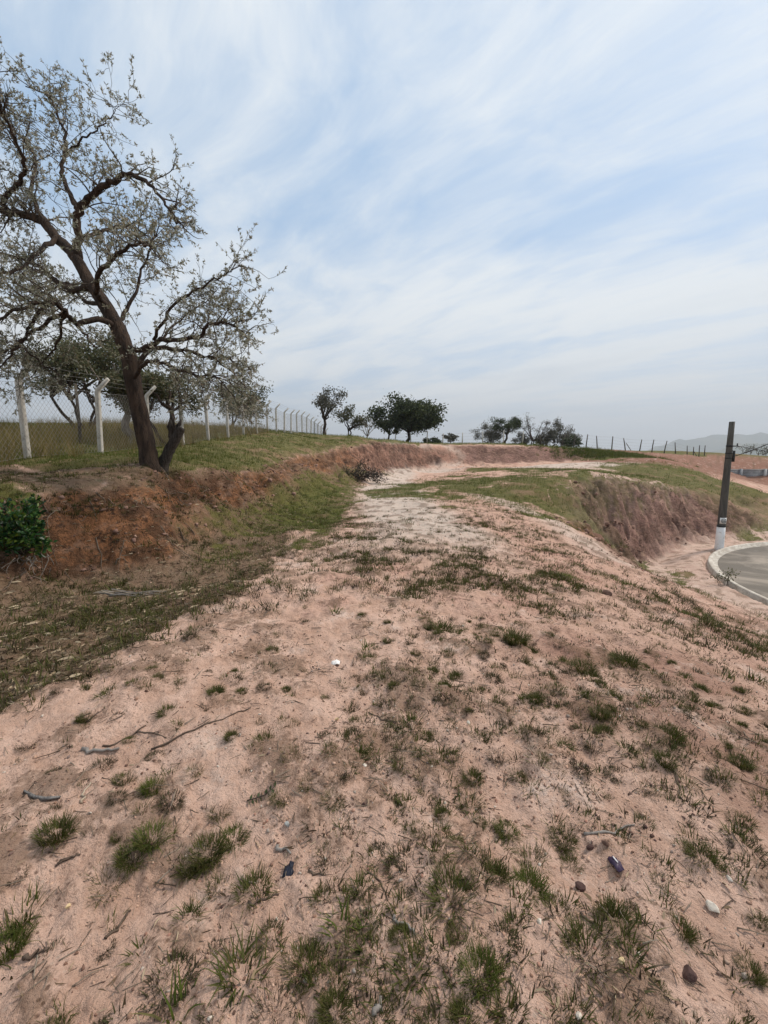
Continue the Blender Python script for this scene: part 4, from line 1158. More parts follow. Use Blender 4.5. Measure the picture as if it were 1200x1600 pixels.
NAMED = [
    (338, 1082, 'fine', 1.15, "compact round tuft alone on bare sand, above the long thin stick"),
    (238, 1232, 'green', 1.1, "green tuft on the sand right of the grey bark piece"),
    (236, 1310, 'green', 1.35, "bright green tuft topping the long diagonal weed streak"),
    (208, 1338, 'fine', 1.3, "darker tuft in the middle of the diagonal weed streak"),
    (165, 1380, 'sparse', 1.3, "withered end of the diagonal weed streak, lower left of its green tuft"),
    (366, 1312, 'green', 1.15, "upright green tuft left of the grey concrete chunk"),
    (325, 1335, 'fine', 1.4, "wide ragged tuft left of the upright green one by the concrete chunk"),
    (300, 1355, 'fine', 1.1, "dark tuft at the lower end of the ragged clump"),
    (345, 1385, 'sparse', 1.0, "thin brown tuft below the ragged clump"),
    (88, 1302, 'fine', 1.45, "mossy brown green tuft under the curved grey bark piece"),
    (30, 1432, 'spiky', 1.5, "large tuft at the left edge beside the small yellow stone"),
    (10, 1480, 'green', 1.4, "green tuft cut by the left edge below the large one"),
    (382, 1520, 'spiky', 1.5, "star shaped spiky tuft with broad blades near the lower edge"),
    (275, 1585, 'broad', 1.2, "leafy green tuft cut by the lower edge, left of the star shaped one"),
    (268, 1530, 'mat', 1.3, "flat brown weed just above the leafy tuft at the lower edge"),
    (535, 1450, 'broad', 1.15, "tall fresh tuft of broad bright blades, right of the black plastic"),
    (573, 1450, 'broad', .75, "small fresh tuft of three blades beside the tall fresh one"),
    (476, 1510, 'fine', 1.25, "round dull green tuft between the star shaped and the fresh tuft"),
    (645, 1515, 'spiky', 1.1, "dark upright tuft below the short straight stick"),
    (750, 1522, 'green', 1.2, "dense green tuft alone near the lower edge, right of centre"),
    (826, 1388, 'green', 1.3, "thick green tuft left of the dark red stone"),
    (791, 1302, 'green', 1.0, "bright tuft at the right rim of the bare sand oval"),
    (880, 1312, 'fine', 1.1, "green tuft beside the two dark clods"),
    (395, 1388, 'sparse', 1.35, "dark wiry tuft lower left of the black plastic scrap"),
    (708, 1402, 'sparse', 1.6, "wide brown wiry tuft in the middle of the stony patch"),
    (640, 1355, 'mat', 1.5, "brown matted weed right of the curved thin twig"),
    (525, 957, 'broad', 1.1, "bright leafy tuft on the pale sand near the top of the sheet"),
    (572, 1015, 'broad', 1.1, "leafy tuft above and right of the white paper scrap"),
    (640, 1135, 'spiky', 1.5, "big dark green clump in the middle of the lot"),
    (735, 1255, 'spiky', 1.1, "spiky tuft above the bare sand oval"),
    (1040, 1190, 'fine', 1.1, "small dense tuft on the right slope above the orange soil"),
    (1048, 1150, 'fine', 1.5, "long low tuft crossing the right slope"),
    (937, 1117, 'fine', 1.2, "round tuft on the slope left of the long low one"),
    (976, 1036, 'fine', 1.7, "largest tuft on the right slope below the brown clod"),
    (907, 1046, 'fine', 1.7, "streak of grass on the slope left of the largest slope tuft"),
    (1158, 1195, 'fine', 1.2, "tuft near the right edge above the orange soil"),
    (960, 1436, 'fine', 1.1, "dark tuft right of the dark red stone"),
    (920, 1486, 'sparse', 1.5, "dark wiry tuft below the thin slanting stick"),
    (1065, 1455, 'fine', .9, "small tuft left of the white stone"),
    (940, 1600, 'mat', 1.3, "weedy clump cut by the lower edge near the red brown block"),
    (440, 1245, 'sparse', 1.0, "small green tuft at the end of the dark leafy sprig"),
    (520, 1250, 'sparse', 1.0, "tuft of short grass left of the round brown nut"),
    (805, 1000, 'fine', 1.9, "dark clump of grass at the head of the slope"),
    (690, 985, 'fine', 1.9, "dark grass clump between the sand sheet and the slope"),
]
rt = np.random.default_rng(101)
H_ = hit([n[0] for n in NAMED], [n[1] for n in NAMED])
for i, (n, p) in enumerate(zip(NAMED, H_)):
    s = n[3] * (.74 if p[1] < 3 else .95)
    tuft_obj(n[2], i, p + (0, 0, .0), s, rt.uniform(0, 6.28), n[4], "grass tufts on the sandy lot", rt)
pts, Z = sample(24000, .9, 9.5, rt, 1.25)
dens = np.clip(.55 + 1.5 * np.maximum(0, Z['hum'] + .04) * 1.4, 0, 1) * (1 - .85 * Z['litter']) * smooth01(Z['rd'], ROADR + .8, ROADR + 1.4)
dens *= .4 + .6 * smooth01(Z['r'], 1.6, 3.0)
dens *= np.where(pts[:, 0] < -.25, .16, 1.0) * (1 - .6 * Z['pale'])
DEB = hit([451, 449, 524, 948, 906, 1113, 1076, 107, 526, 569, 962, 155, 66, 314, 408, 400, 791], [1362, 1289, 1038, 929, 1389, 1420, 1524, 1416, 1124, 1258, 1352, 1175, 1246, 1138, 1243, 1340, 1265])
keep = (rt.random(len(pts)) < dens) & (np.min(np.hypot(pts[:, None, 0] - DEB[None, :, 0], pts[:, None, 1] - DEB[None, :, 1]), 1) > .12)
pts = pts[keep]; hum_k = Z['hum'][keep]
sel = []
for i in np.argsort(np.hypot(pts[:, 0], pts[:, 1]) + rt.random(len(pts)) * 3.2):
    if all((pts[i, 0] - pts[j, 0]) ** 2 + (pts[i, 1] - pts[j, 1]) ** 2 > .020 for j in sel) and ((H_[:, :2] - pts[i, :2]) ** 2).sum(1).min() > .01:
        sel.append(i)
    if len(sel) >= 255: break
LAND = [(451, 1362, "the black plastic scrap"), (449, 1289, "the grey concrete chunk"), (524, 1038, "the white paper scrap"), (948, 929, "the big brown earth clod"), (906, 1389, "the dark red stone"),
        (1113, 1420, "the largest white stone"), (1076, 1524, "the red brown block"), (107, 1416, "the small yellow stone"), (526, 1124, "the round tan stone"), (569, 1258, "the round brown nut"),
        (962, 1352, "the violet wrapper"), (155, 1175, "the thick branch stub"), (66, 1246, "the curved bark piece"), (314, 1138, "the long thin stick"), (338, 1082, "the compact round tuft"),
        (640, 1135, "the big dark green clump"), (382, 1520, "the star shaped tuft"), (535, 1450, "the tall fresh tuft"), (976, 1036, "the largest slope tuft"), (826, 1388, "the thick green tuft"),
        (708, 1402, "the wide wiry tuft"), (750, 1522, "the dense lone tuft"), (791, 1302, "the bare sand oval"), (525, 957, "the bright leafy tuft"), (1040, 1190, "the orange soil")]
LP_ = hit([l[0] for l in LAND], [l[1] for l in LAND])
DIRS = ["beyond", "beyond and right of", "right of", "in front and right of", "in front of", "in front and left of", "left of", "beyond and left of"]
LOOK = dict(fine=("dense low green tuft", 0), sparse=("wispy grass tuft", 0), spiky=("stiff bladed tuft", 0), dry=("thin brown weed", 1), mat=("flat brown weed", 1))
ORD = ["nearest", "second", "third", "fourth", "fifth", "sixth", "seventh", "eighth", "ninth", "tenth", "eleventh", "twelfth"]
plan = []
for i in sel:
    k = str(rt.choice(['fine', 'sparse', 'dry', 'mat', 'spiky'], p=[.24, .26, .20, .22, .08]))
    d = np.hypot(*(LP_[:, :2] - pts[i, :2]).T); l = int(d.argmin()); v = pts[i, :2] - LP_[l, :2]
    q = int(round(math.atan2(v[0], v[1]) / (math.pi / 4))) % 8
    plan.append((i, k, l, q, d[l]))
count = {}
for i, k, l, q, d in sorted(plan, key=lambda a: a[4]):
    c = count.get((k, l, q), 0); count[(k, l, q)] = c + 1
    s_ = float(rt.uniform(.38, .85))
    weed = LOOK[k][1]
    lab = f"{LOOK[k][0]} {DIRS[q]} {LAND[l][2]}, {ORD[min(c, 11)]} such"
    tuft_obj(k, int(rt.integers(0, 3)), pts[i], s_, rt.uniform(0, 6.28), lab, "small brown weeds on the sand" if weed else "small grass tufts on the sand", rt)

# the rest of the lot's thin growth, uncountable
rest = np.setdiff1d(np.arange(len(pts)), sel)
rest = rest[rt.permutation(len(rest))][:2000]
S_FINE = [tuft(32, .05, .10, .0062, .60, 2, s) for s in (21, 22, 23)]
S_DRY = [tuft(22, .06, .06, .008, .9, 2, s) for s in (24, 25, 26)]
scatter("sparse_weeds", "thin brown weeds all over the sandy lot", S_DRY, pts[rest[::2]], rt.uniform(.4, 1.0, len(rest[::2])), GRASS_DRY, rt)
scatter("sparse_shoots", "thin green shoots all over the sandy lot", S_FINE, pts[rest[1::2]], rt.uniform(.35, .8, len(rest[1::2])), GRASS, rt)
pts, Z = sample(46000, 4, 34, rt, 1.25)
n3 = fbm(pts[:, 0] * .4, pts[:, 1] * .4, 301, 2); n4 = fbm(pts[:, 0] * 1.5, pts[:, 1] * 1.5, 305, 3)
d2 = np.clip(.10 + 1.9 * np.maximum(0, n4 + .02 + .35 * n3), 0, 1) * smooth01(Z['r'], 4.0, 7.0) * (1 - Z['litter']) * (1 - .7 * Z['pale']) * smooth01(Z['rd'], ROADR + .8, ROADR + 2.4) * (1 - .5 * Z['bank']) * np.where(Z['rd'] < ROADR + 6, .3, 1) * (1 - .55 * smooth01(pts[:, 0] - .35 * pts[:, 1], 0, 1.2))
k = (rt.random(len(pts)) < d2) & (Z['grass'] < .5); k = np.where(k)[0][:7500]
half = int(len(k) * .5)
scatter("sparse_grass", "thin green grass dotted over the far half of the lot", S_FINE, pts[k[:half]], rt.uniform(.6, 1.5, half), GRASS, rt)
scatter("dry_weeds", "dry brown weeds dotted over the far half of the lot", S_DRY, pts[k[half:]], rt.uniform(.7, 1.8, len(k) - half), GRASS_DRY, rt)
# turf: on the bank, the green flat and the mound
GSTK_ = simple_mat("dead_root", [(0.12, 0.085, 0.06), (0.20, 0.155, 0.115)], .9, 20, .3, 60)
G_SHORT = [tuft(11, .12, .13, .010, .6, 2, s) for s in (31, 32, 33)]
pts, Z = sample(60000, 4.5, 60, rt, 1.0)
g = Z['grass'] * (1 - .8 * Z['bank'])
k = np.where((rt.random(len(pts)) < g * .9) & (Z['rd'] > ROADR + 1))[0][:15500]
sc = np.clip(.55 + Z['r'][k] / 26, .6, 2.2) * rt.uniform(.6, 1.25, len(k))
scatter("turf_grass", "short green grass on the bank tops and the flat", G_SHORT, pts[k], sc, GRASS_GREEN, rt)
n = 700; x = rt.normal(27.0, 3.6, n); y = rt.normal(52.0, 1.5, n)
scatter("mound_undergrowth", "low dark green undergrowth covering the far mound", S_FINE, np.stack([x, y, ground(x, y)], 1), rt.uniform(3.0, 7.5, n), GRASS_GREEN, rt)
# tall dry grass along the fence and beyond it
G_TALL = [tuft(12, .10, .78, .011, .26, 3, s, .5) for s in (41, 42, 43)]
n = 9000
x = rt.uniform(-21, -7.6, n); y = rt.uniform(7, 30, n)
k = in_view(x, y) & (rt.random(n) < np.clip(1.1 - np.abs(x + 9.3) / 9, .12, 1) * (.55 + .9 * fbm(x * .5, y * .5, 311, 3)) * np.where(x > -8.15, .35, 1))
x, y = x[k], y[k]
scatter("tall_grass", "tall yellowish grass along the concrete post fence", G_TALL, np.stack([x, y, ground(x, y)], 1), rt.uniform(.5, 1.1, len(x)), GRASS_STRAW, rt)
# weeds at the foot of the bank and on its face
pts, Z = sample(52000, 2.0, 26, rt, 1.15)
w = Z['litter'] * (.16 + 1.5 * np.maximum(0, fbm(pts[:, 0] * 1.6, pts[:, 1] * 1.6, 321, 3) + .02)) * (.55 + .45 * smooth01(-pts[:, 0], 1.6, 2.6)) + .10 * Z['bank'] * (pts[:, 0] < 2)
k = np.where(rt.random(len(pts)) < w)[0][:7000]
half = len(k) // 2
scatter("bank_weeds", "green weeds along the foot of the left bank", S_FINE + G_SHORT[:1], pts[k[:half]], rt.uniform(.6, 1.35, half), GRASS, rt)
scatter("withered_weeds", "withered weeds along the foot of the left bank", S_DRY, pts[k[half:]], rt.uniform(.7, 1.6, len(k) - half), GRASS_DRY, rt)


g = Geo()
pts, Z = sample(9000, 4, 24, rt, 1.0)
k = np.where((Z['bank'] > .35) & (pts[:, 0] < 0) & (rt.random(len(pts)) < .5))[0][:80]
for p in pts[k]:
    d = np.array((rt.normal() * .5 + .35, -.55 + rt.normal() * .5)); L = rt.uniform(.15, .6); q = [p[:2]]
    for _ in range(5): d = d + rt.normal(size=2) * .35; d /= np.linalg.norm(d); q.append(q[-1] + d * L / 5)
    q = np.array(q); g.tube(np.c_[q, ground(q[:, 0], q[:, 1]) + .008 + .03 * np.sin(np.linspace(0, 3, 6)) * rt.random()], np.linspace(rt.uniform(.006, .012), .003, 6), 4, cap=False)
tag(g.build("bank_roots", GSTK_), "thin dead roots hanging from the left earth bank", None, None, 'stuff')

# fallen dry leaves, straw and bark strips
def strip_leaf(seed):
    r = np.random.default_rng(seed); L = 1.0; w = .016 + .026 * r.random(); c = r.uniform(-.25, .25); u = r.uniform(.02, .14)
    V = [(-.5, 0, .004), (-.2, -w + c * .3, .02 + u), (-.2, w + c * .3, .012), (.2, -w * .8 + c * .3, .02 + u * .8), (.2, w * .8 + c * .3, .016), (.5, c * -.2, .03)]
    return np.array(V) * .085, np.array([(0, 1, 2), (1, 3, 4), (1, 4, 2), (3, 5, 4)])


LITTER = leaf_mat("dry_litter", [(0.085, 0.055, 0.032), (0.15, 0.10, 0.058), (0.24, 0.175, 0.105), (0.42, 0.335, 0.225), (0.06, 0.038, 0.025)], .1, .8)
LT = [strip_leaf(s) for s in range(8)]
pts, Z = sample(70000, .8, 16, rt, 1.05)
w = Z['litter'] * .9 + .035 + .12 * np.maximum(0, Z['hum'])
k = np.where((rt.random(len(pts)) < w) & (Z['rd'] > ROADR + .6))[0][:20000]
scatter("leaf_litter", "pale dry leaves and straw strewn below the bank and tree", LT, pts[k] + (0, 0, .004), rt.uniform(.3, 1.25, len(k)) * (.45 + .75 * Z['litter'][k]), LITTER, rt, .6)


def pebble(seed, flat=.7):
    r = np.random.default_rng(seed); t = (1 + 5 ** .5) / 2
    V = np.array([(-1, t, 0), (1, t, 0), (-1, -t, 0), (1, -t, 0), (0, -1, t), (0, 1, t), (0, -1, -t), (0, 1, -t), (t, 0, -1), (t, 0, 1), (-t, 0, -1), (-t, 0, 1)]) / 1.9
    T = np.array([(0, 11, 5), (0, 5, 1), (0, 1, 7), (0, 7, 10), (0, 10, 11), (1, 5, 9), (5, 11, 4), (11, 10, 2), (10, 7, 6), (7, 1, 8), (3, 9, 4), (3, 4, 2), (3, 2, 6), (3, 6, 8), (3, 8, 9), (4, 9, 5), (2, 4, 11), (6, 2, 10), (8, 6, 7), (9, 8, 1)])
    V = V * (1 + .40 * np.clip(r.normal(size=(12, 1)), -1.3, 1.3)) * np.array((1, r.uniform(.6, .95), flat * r.uniform(.7, 1.1)))
    return V, T


PEB = [pebble(s) for s in range(10)]
PEBM = leaf_mat("gravel", [(0.085, 0.048, 0.036), (0.16, 0.09, 0.065), (0.27, 0.17, 0.12), (0.40, 0.28, 0.21), (0.12, 0.07, 0.06), (0.55, 0.48, 0.40)], 0.0, .9)
pts, Z = sample(60000, .8, 15, rt, 1.25)
w = (.08 + .9 * np.maximum(0, fbm(pts[:, 0] * .8, pts[:, 1] * .8, 331, 3) + .08 + .16 * np.clip(pts[:, 0], -1, 4))) * (1 - .7 * Z['litter']) * smooth01(Z['rd'], ROADR + .5, ROADR + 1.0)
k = np.where(rt.random(len(pts)) < w)[0][:7500]
ps = .0018 + .0075 * rt.random(len(k)) ** 4 + .0006 * Z['r'][k]
scatter("gravel", "small dark and pale gravel strewn on the sand", PEB, pts[k] + (0, 0, .001), ps, PEBM, rt, .1)


CRM = leaf_mat("soil_crumbs", [(0.22, 0.125, 0.085), (0.42, 0.27, 0.19), (0.55, 0.37, 0.27), (0.34, 0.18, 0.13), (0.14, 0.08, 0.055)], 0.0, .95)
pts, Z = sample(60000, .8, 12, rt, 1.2)
w = (.12 + .9 * np.maximum(0, fbm(pts[:, 0] * 1.1, pts[:, 1] * 1.1, 341, 3) + .10 + .12 * np.clip(pts[:, 0], -1, 3))) * (1 - .6 * Z['litter']) * smooth01(Z['rd'], ROADR + .5, ROADR + 1.0)
k = np.where(rt.random(len(pts)) < w)[0][:6000]
ps = (.0016 + .0075 * rt.random(len(k)) ** 4.0) * (.55 + .28 * Z['r'][k])
scatter("soil_crumbs", "crumbly lumps of dry soil strewn on the lot", PEB, pts[k] - (0, 0, .0006), ps, CRM, rt, .1)
# fallen clods at the foot of the cut by the road and of the left bank
pts, Z = sample(40000, 5, 34, rt, .9)
k = np.where((Z['bank'] > .15) & (Z['rd'] > ROADR + 1) & (rt.random(len(pts)) < .28))[0][:2200]
scatter("fallen_clods", "fallen earth clods on and below the cut banks", PEB, pts[k], (.012 + .075 * rt.random(len(k)) ** 4) * np.clip(Z['r'][k] / 12, .5, 1.5), leaf_mat("bank_clods", [(0.11, 0.06, 0.042), (0.20, 0.115, 0.085), (0.30, 0.185, 0.14)], 0.0, .95), rt, .1)


def twig_t(seed):
    r = np.random.default_rng(seed); g = Geo()
    q = wiggle_path((-.5, 0, .02), (1, 0, r.uniform(-.02, .05)), 1.0, 4, r, .14, 0)
    q[:, 2] = np.maximum(q[:, 2], .0) + .02
    g.tube(q, np.linspace(.035, .02, 5), 3)
    return g.V[0] * .14, g.T[0]


TWG = [twig_t(s) for s in range(9)]
STICK = leaf_mat("dry_sticks", [(0.06, 0.042, 0.03), (0.11, 0.08, 0.055), (0.19, 0.145, 0.105), (0.26, 0.215, 0.165)], 0.0, .9)
pts, Z = sample(9000, 1.2, 11, rt, 1.2)
w = .16 + .5 * Z['litter'] + .35 * np.maximum(0, Z['hum'])
k = np.where((rt.random(len(pts)) < w) & (Z['rd'] > ROADR + .6))[0][:1700]
scatter("dry_sticks", "short dry twigs strewn over the lot", TWG, pts[k] + (0, 0, .003), rt.uniform(.25, .85, len(k)) * np.clip(.35 + .22 * Z['r'][k], .5, 1), STICK, rt, .1)

# ---------------------------------------------------------------- single stones, sticks and litter
def stone_mat(name, a, b, rough=.85): return simple_mat(name, [a, b], rough, 22.0, .5, 60, (1, 1, 1), .004)


def stone(name, u, v, size, mat, label, cat="stone", seed=0, shape=(1, .75, .6), sub=2):
    import bmesh
    r = np.random.default_rng(seed); bm = bmesh.new(); bmesh.ops.create_icosphere(bm, subdivisions=sub, radius=.5)
    ax = r.normal(size=(9, 3)); ax /= np.linalg.norm(ax, axis=1, keepdims=True); cut = r.uniform(.28, .46, 9)
    for w in bm.verts:
        c = np.array(w.co)
        for a_, d_ in zip(ax, cut):
            e = c @ a_ - d_
            if e > 0: c = c - a_ * e
        c *= 1 + .05 * r.normal()
        w.co = c * np.array(shape) * size * .95
    me = bpy.data.meshes.new(name); bm.to_mesh(me); bm.free(); me.materials.append(mat)
    o = bpy.data.objects.new(name, me); COL.objects.link(o)
    p = hit([u], [v])[0]; o.location = p + (0, 0, size * shape[2] * .22); o.rotation_euler = (r.normal() * .2, r.normal() * .2, r.uniform(0, 6.28))
    return tag(o, label, cat)


WHITE_ST = stone_mat("white_quartz", (.52, .46, .38), (.66, .60, .52)); DARK_ST = stone_mat("dark_ironstone", (.055, .03, .026), (.10, .058, .048))
GREY_ST = stone_mat("grey_concrete_chunk", (.26, .27, .26), (.36, .37, .36)); BROWN_ST = stone_mat("brown_clod", (.10, .058, .042), (.17, .10, .075)); TAN_ST = stone_mat("yellow_stone", (.50, .37, .20), (.60, .48, .30))
for a in [
    ("concrete_chunk", 449, 1289, .030, GREY_ST, "small grey concrete chunk on bare sand above the black plastic", "rubble", 1, (.8, 1, .7)),
    ("earth_clod", 948, 929, .17, BROWN_ST, "big brown earth clod lying on the right slope", "clod", 2, (1, .7, .6)),
    ("stone", 906, 1389, .050, DARK_ST, "dark red stone beside the thick green tuft", "stone", 3, (1, .75, .7)),
    ("stone", 1113, 1420, .046, WHITE_ST, "largest white stone, on the slope at lower right", "stone", 4, (1, .8, .6)),
    ("stone", 1076, 1524, .056, DARK_ST, "angular red brown block near the lower right corner", "stone", 5, (.9, .9, .7)),
    ("stone", 1140, 1374, .026, WHITE_ST, "small pale stone upslope of the largest white stone", "stone", 6),
    ("stone", 843, 1442, .026, WHITE_ST, "whitish stone left of the thin slanting stick", "stone", 7),
    ("stone", 107, 1416, .026, TAN_ST, "small yellow stone on smooth sand at lower left", "stone", 8),
    ("stone", 526, 1124, .034, TAN_ST, "round tan stone among dead twigs in the middle of the sand", "stone", 9),
    ("nut", 569, 1258, .022, DARK_ST, "round brown nut on the sand between two grass clumps", "nut", 10, (1, 1, .9)),
    ("stone", 570, 1196, .030, WHITE_ST, "crumbly white stone above the round brown nut", "stone", 11),
    ("earth_clod", 922, 1325, .042, DARK_ST, "blackish clod beside the green tuft at mid right", "clod", 12),
    ("earth_clod", 945, 1318, .036, BROWN_ST, "brown clod just right of the blackish clod", "clod", 13),
    ("stone", 971, 1502, .024, TAN_ST, "yellowish stone below the dark wiry tuft", "stone", 14),
    ("stone", 997, 1490, .020, WHITE_ST, "tiny white stone right of the yellowish stone", "stone", 15),
    ("stone", 905, 1590, .026, WHITE_ST, "white stone at the lower edge, right of centre", "stone", 16),
    ("stone", 1008, 1293, .024, DARK_ST, "small dark stone at the tip of the thin grey stick", "stone", 17),
    ("earth_clod", 180, 1232, .026, BROWN_ST, "small brown clod left of the green tuft on the sand", "clod", 18),
    ("stone", 732, 1130, .03, WHITE_ST, "pale pebble in the grass right of the big dark clump", "stone", 19),
]:
    stone(*a)


def stick(name, pts, r, mat, label, cat="stick", lift=0.0, side=None, seed=0):
    rng = np.random.default_rng(seed)
    h = hit([p[0] for p in pts], [p[1] for p in pts]); base = h[0].copy()
    t = np.linspace(0, len(pts) - 1, (len(pts) - 1) * 4 + 1)
    q = np.stack([np.interp(t, range(len(pts)), h[:, k]) for k in range(3)], 1)
    q[1:-1, :2] += rng.normal(size=(len(q) - 2, 2)) * r * .9
    q[:, 2] = ground(q[:, 0], q[:, 1]) + r * .8 + lift
    rr = np.linspace(r, r * .5, len(q)) * (1 + .12 * rng.normal(size=len(q)))
    o = Geo().tube(q - base, rr, 7).build(name, mat, None, smooth=True); o.location = base
    if side:
        for i, (dx, dy, L) in enumerate(side):
            g = Geo(); c = q[int(len(q) * (i + 1) / (len(side) + 1))] - base
            g.tube(wiggle_path(c, (dx, dy, .1), L, 4, rng, .12, 0), np.linspace(r * .55, r * .2, 5), 5); g.build("side_twig", mat, o)
    return tag(o, label, cat)


STK = simple_mat("brown_stick", [(0.075, 0.052, 0.038), (0.13, 0.095, 0.07)], .9, 20, .4, 60); GSTK = simple_mat("grey_stick", [(0.17, 0.15, 0.135), (0.26, 0.235, 0.21)], .9, 20, .5, 60)
PSTK = simple_mat("pale_stick", [(0.30, 0.235, 0.17), (0.40, 0.33, 0.25)], .9, 20, .4, 60)
for i, a in enumerate([
    ([(236, 1172), (290, 1146), (350, 1124), (392, 1107)], .006, STK, "long thin stick lying across the bare sand at left"),
    ([(128, 1172), (150, 1176), (186, 1172)], .011, GSTK, "thick grey branch stub on the sand at left"),
    ([(160, 1167), (205, 1152), (228, 1134)], .007, STK, "dark stick just above the thick grey branch stub"),
    ([(214, 1144), (260, 1154)], .005, STK, "short brown stick meeting the dark one above the branch stub"),
    ([(127, 1256), (132, 1240), (142, 1224)], .006, PSTK, "pale upright root right of the curved grey bark"),
    ([(165, 1468), (187, 1448), (205, 1424)], .006, STK, "forked brown twig on smooth sand at lower left"),
    ([(90, 1352), (108, 1344), (126, 1337)], .006, STK, "short brown stick below the mossy brown green tuft"),
    ([(36, 1500), (58, 1492), (76, 1482)], .008, STK, "thick short stick near the lower left corner"),
    ([(616, 1432), (632, 1446), (648, 1462)], .006, GSTK, "short straight grey stick right of the fresh tufts"),
    ([(912, 1305), (950, 1302), (992, 1290)], .006, GSTK, "thin grey stick above the dark clods"),
    ([(908, 1428), (926, 1446), (942, 1462)], .005, STK, "thin slanting stick below the dark red stone"),
    ([(574, 1364), (594, 1378), (606, 1408)], .004, STK, "curved thin twig right of the black plastic"),
    ([(576, 1114), (596, 1124), (620, 1129)], .005, STK, "curved twig left of the big dark green clump"),
    ([(388, 1411), (412, 1406), (436, 1399)], .005, STK, "straight twig below the black plastic scrap"),
    ([(482, 1362), (504, 1367)], .005, STK, "tiny stick right of the black plastic scrap"),
    ([(434, 1322), (446, 1330), (454, 1336)], .008, GSTK, "stubby grey stick above the black plastic scrap"),
    ([(585, 1590), (592, 1575), (596, 1562)], .008, GSTK, "pale split stick at the lower edge, near centre"),
    ([(1053, 1205), (1062, 1228), (1068, 1252)], .006, STK, "thin stick on the orange soil of the right slope"),
    ([(1140, 1312), (1146, 1325), (1138, 1336)], .005, STK, "bent twig at the right edge of the slope"),
]):
    sd = [(.3, .8, .04)] if i in (0, 5) else None
    stick("stick", a[0], a[1], a[2], a[3], side=sd, seed=i)
# curved piece of grey bark
h = hit([38, 52, 70, 95], [1238, 1246, 1250, 1248]); g = Geo(); V = []; T = []
for i, c in enumerate(h):
    tn = unit(h[min(i + 1, 3)] - h[max(i - 1, 0)]); s = np.array((-tn[1], tn[0], 0)) * (.006, .012, .012, .005)[i]
    V += [c - s + (0, 0, .004) - h[0], c + (0, 0, .016) - h[0], c + s + (0, 0, .004) - h[0], c + (0, 0, .010) - h[0]]
for i in range(3):
    for j in range(4):
        a, b = i * 4 + j, i * 4 + (j + 1) % 4; T += [(a, b, b + 4), (a, b + 4, a + 4)]
o = mesh_obj("bark_piece", V, T, simple_mat("grey_bark", [(.13, .12, .115), (.24, .225, .21)], .95, 45, .9, 120)); o.location = h[0]
tag(o, "curved piece of bluish grey bark on the sand at the left edge", "bark")
# bundle of pale dead stalks below the bank
h = hit([150], [928])[0]; rtt = np.random.default_rng(55)
root = empty("stalk_bundle", tuple(h), "bundle of pale dead stalks lying at the foot of the left bank", "stalks")
for k in range(9):
    a = P(150 + rtt.uniform(-4, 30), 928, h[1])[0] - h[0]; L = rtt.uniform(.35, .75); y = rtt.uniform(-.10, .10)
    xs = np.linspace(a, a + L, 5); q = np.stack([xs, y + .06 * (xs - a) + rtt.normal(size=5) * .006, np.zeros(5)], 1)
    q[:, 2] = ground(q[:, 0] + h[0], q[:, 1] + h[1]) - h[2] + .012 + .01 * (k % 3)
    Geo().tube(q, np.linspace(.009, .004, 5), 5).build("stalk", PSTK if k % 2 else GSTK, root)


def scrap(name, u, v, outline, mat, label, cat, crumple, seed, rz=0.0, lift=.004):
    """torn sheet of litter: an outline with thickness, crumpled"""
    rng = np.random.default_rng(seed); n = len(outline); O = np.array(outline, float)
    fine = np.concatenate([O + (np.roll(O, -1, 0) - O) * f for f in (0, .33, .66)]).reshape(3, n, 2).transpose(1, 0, 2).reshape(-1, 2)
    fine += rng.normal(size=fine.shape) * np.abs(O).max() * .04
    m = len(fine); c = fine.mean(0); mid = c + (fine - c) * .5
    zt = lambda p: crumple * (rng.random(len(p)) - .2)
    top = np.concatenate([np.c_[fine, zt(fine)], np.c_[mid, zt(mid) + crumple * .6], [[*c, crumple]]]); bot = top - (0, 0, .0018)
    T = []
    for i in range(m):
        j = (i + 1) % m
        T += [(i, j, m + j), (i, m + j, m + i), (m + i, m + j, 2 * m)]
    T = np.array(T); k = len(top)
    S = [(i, k + (i + 1) % m, (i + 1) % m) for i in range(m)] + [(i, k + i, k + (i + 1) % m) for i in range(m)]
    T = np.concatenate([T, T[:, ::-1] + k, np.array(S)])
    o = mesh_obj(name, np.concatenate([top, bot]), T, mat); p = hit([u], [v])[0]
    o.location = p + (0, 0, lift); o.rotation_euler = (0, 0, rz)
    return tag(o, label, cat)


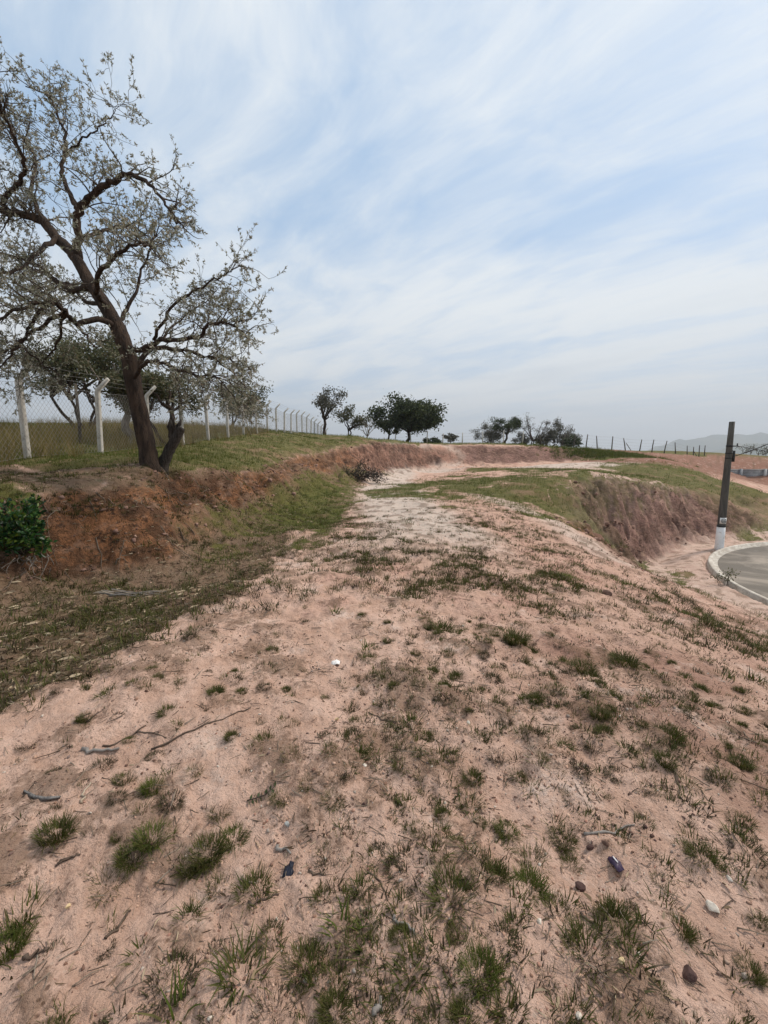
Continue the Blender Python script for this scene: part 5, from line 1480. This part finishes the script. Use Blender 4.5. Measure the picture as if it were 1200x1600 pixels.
scrap("plastic_scrap", 451, 1362, [(-.022, -.028), (.02, -.024), (.024, -.004), (.014, .006), (.016, .032), (-.002, .040), (-.014, .012)],
      simple_mat("black_film", [(.010, .012, .022), (.016, .019, .032)], .45, 20, .2, 60), "torn scrap of black plastic on bare sand", "plastic scrap", .010, 3, lift=.006)
scrap("paper_scrap", 524, 1038, [(-.038, -.03), (.03, -.034), (.042, .02), (.0, .036), (-.034, .024)],
      simple_mat("white_paper", [(.70, .68, .64), (.78, .76, .73)], .8, 20, .1, 60), "small crumpled scrap of white paper on the sand", "paper scrap", .022, 4, .3)
wr = scrap("wrapper", 962, 1352, [(-.018, -.03), (.014, -.03), (.022, .0), (.012, .03), (-.016, .028)],
           simple_mat("violet_wrapper", [(.035, .022, .045), (.06, .04, .075)], .4, 20, .2, 60), "crumpled dark violet wrapper on the right slope", "wrapper", .014, 5, .2)
st_ = Geo().box((0, .004, .017), (.005, .026, .002)).build("pale_stripe", simple_mat("wrapper_stripe", [(.6, .58, .58), (.7, .68, .68)], .5, 20, .1), wr)

# dark leafy sprig on the sand
h = hit([386, 400, 414, 430], [1252, 1249, 1243, 1230]); rs = np.random.default_rng(8)
root = empty("sprig", tuple(h[0]), "dark sprig with small paired leaves creeping over the sand", "plant")
q = h - h[0] + (0, 0, .006); Geo().tube(q, [.003, .0025, .002, .0015], 5).build("stem", TWIGM, root)
for k in range(14):
    f = (k + .5) / 14 * 2.99; j = int(f); c = q[j] + (q[j + 1] - q[j]) * (f - j); sgn = 1 if k % 2 else -1
    tn = unit(q[j + 1] - q[j]); sd = np.array((-tn[1], tn[0], .35)) * sgn + tn * .4
    V, T = leaves(np.array([c + unit(sd) * .014]), np.array([sd]), .026, .013, rs); mesh_obj("leaf", V, T, LEAF_DARK, root)

# ---------------------------------------------------------------- hazy air
HAZE = 0.00030
hz = Geo().box((0, 0, 248), (14600, 14600, 560)).build("haze", None)
hm = bpy.data.materials.new("hazy_air"); hm.use_nodes = True; t = NT(hm.node_tree)
hout = t.n('ShaderNodeOutputMaterial'); pv = t.n('ShaderNodeVolumePrincipled')
pv.inputs['Color'].default_value = (.80, .87, .95, 1); pv.inputs['Density'].default_value = HAZE; pv.inputs['Anisotropy'].default_value = 0.2
t.link(pv.outputs[0], hout.inputs['Volume'])
hz.data.materials.clear(); hz.data.materials.append(hm)
tag(hz, kind='stuff')
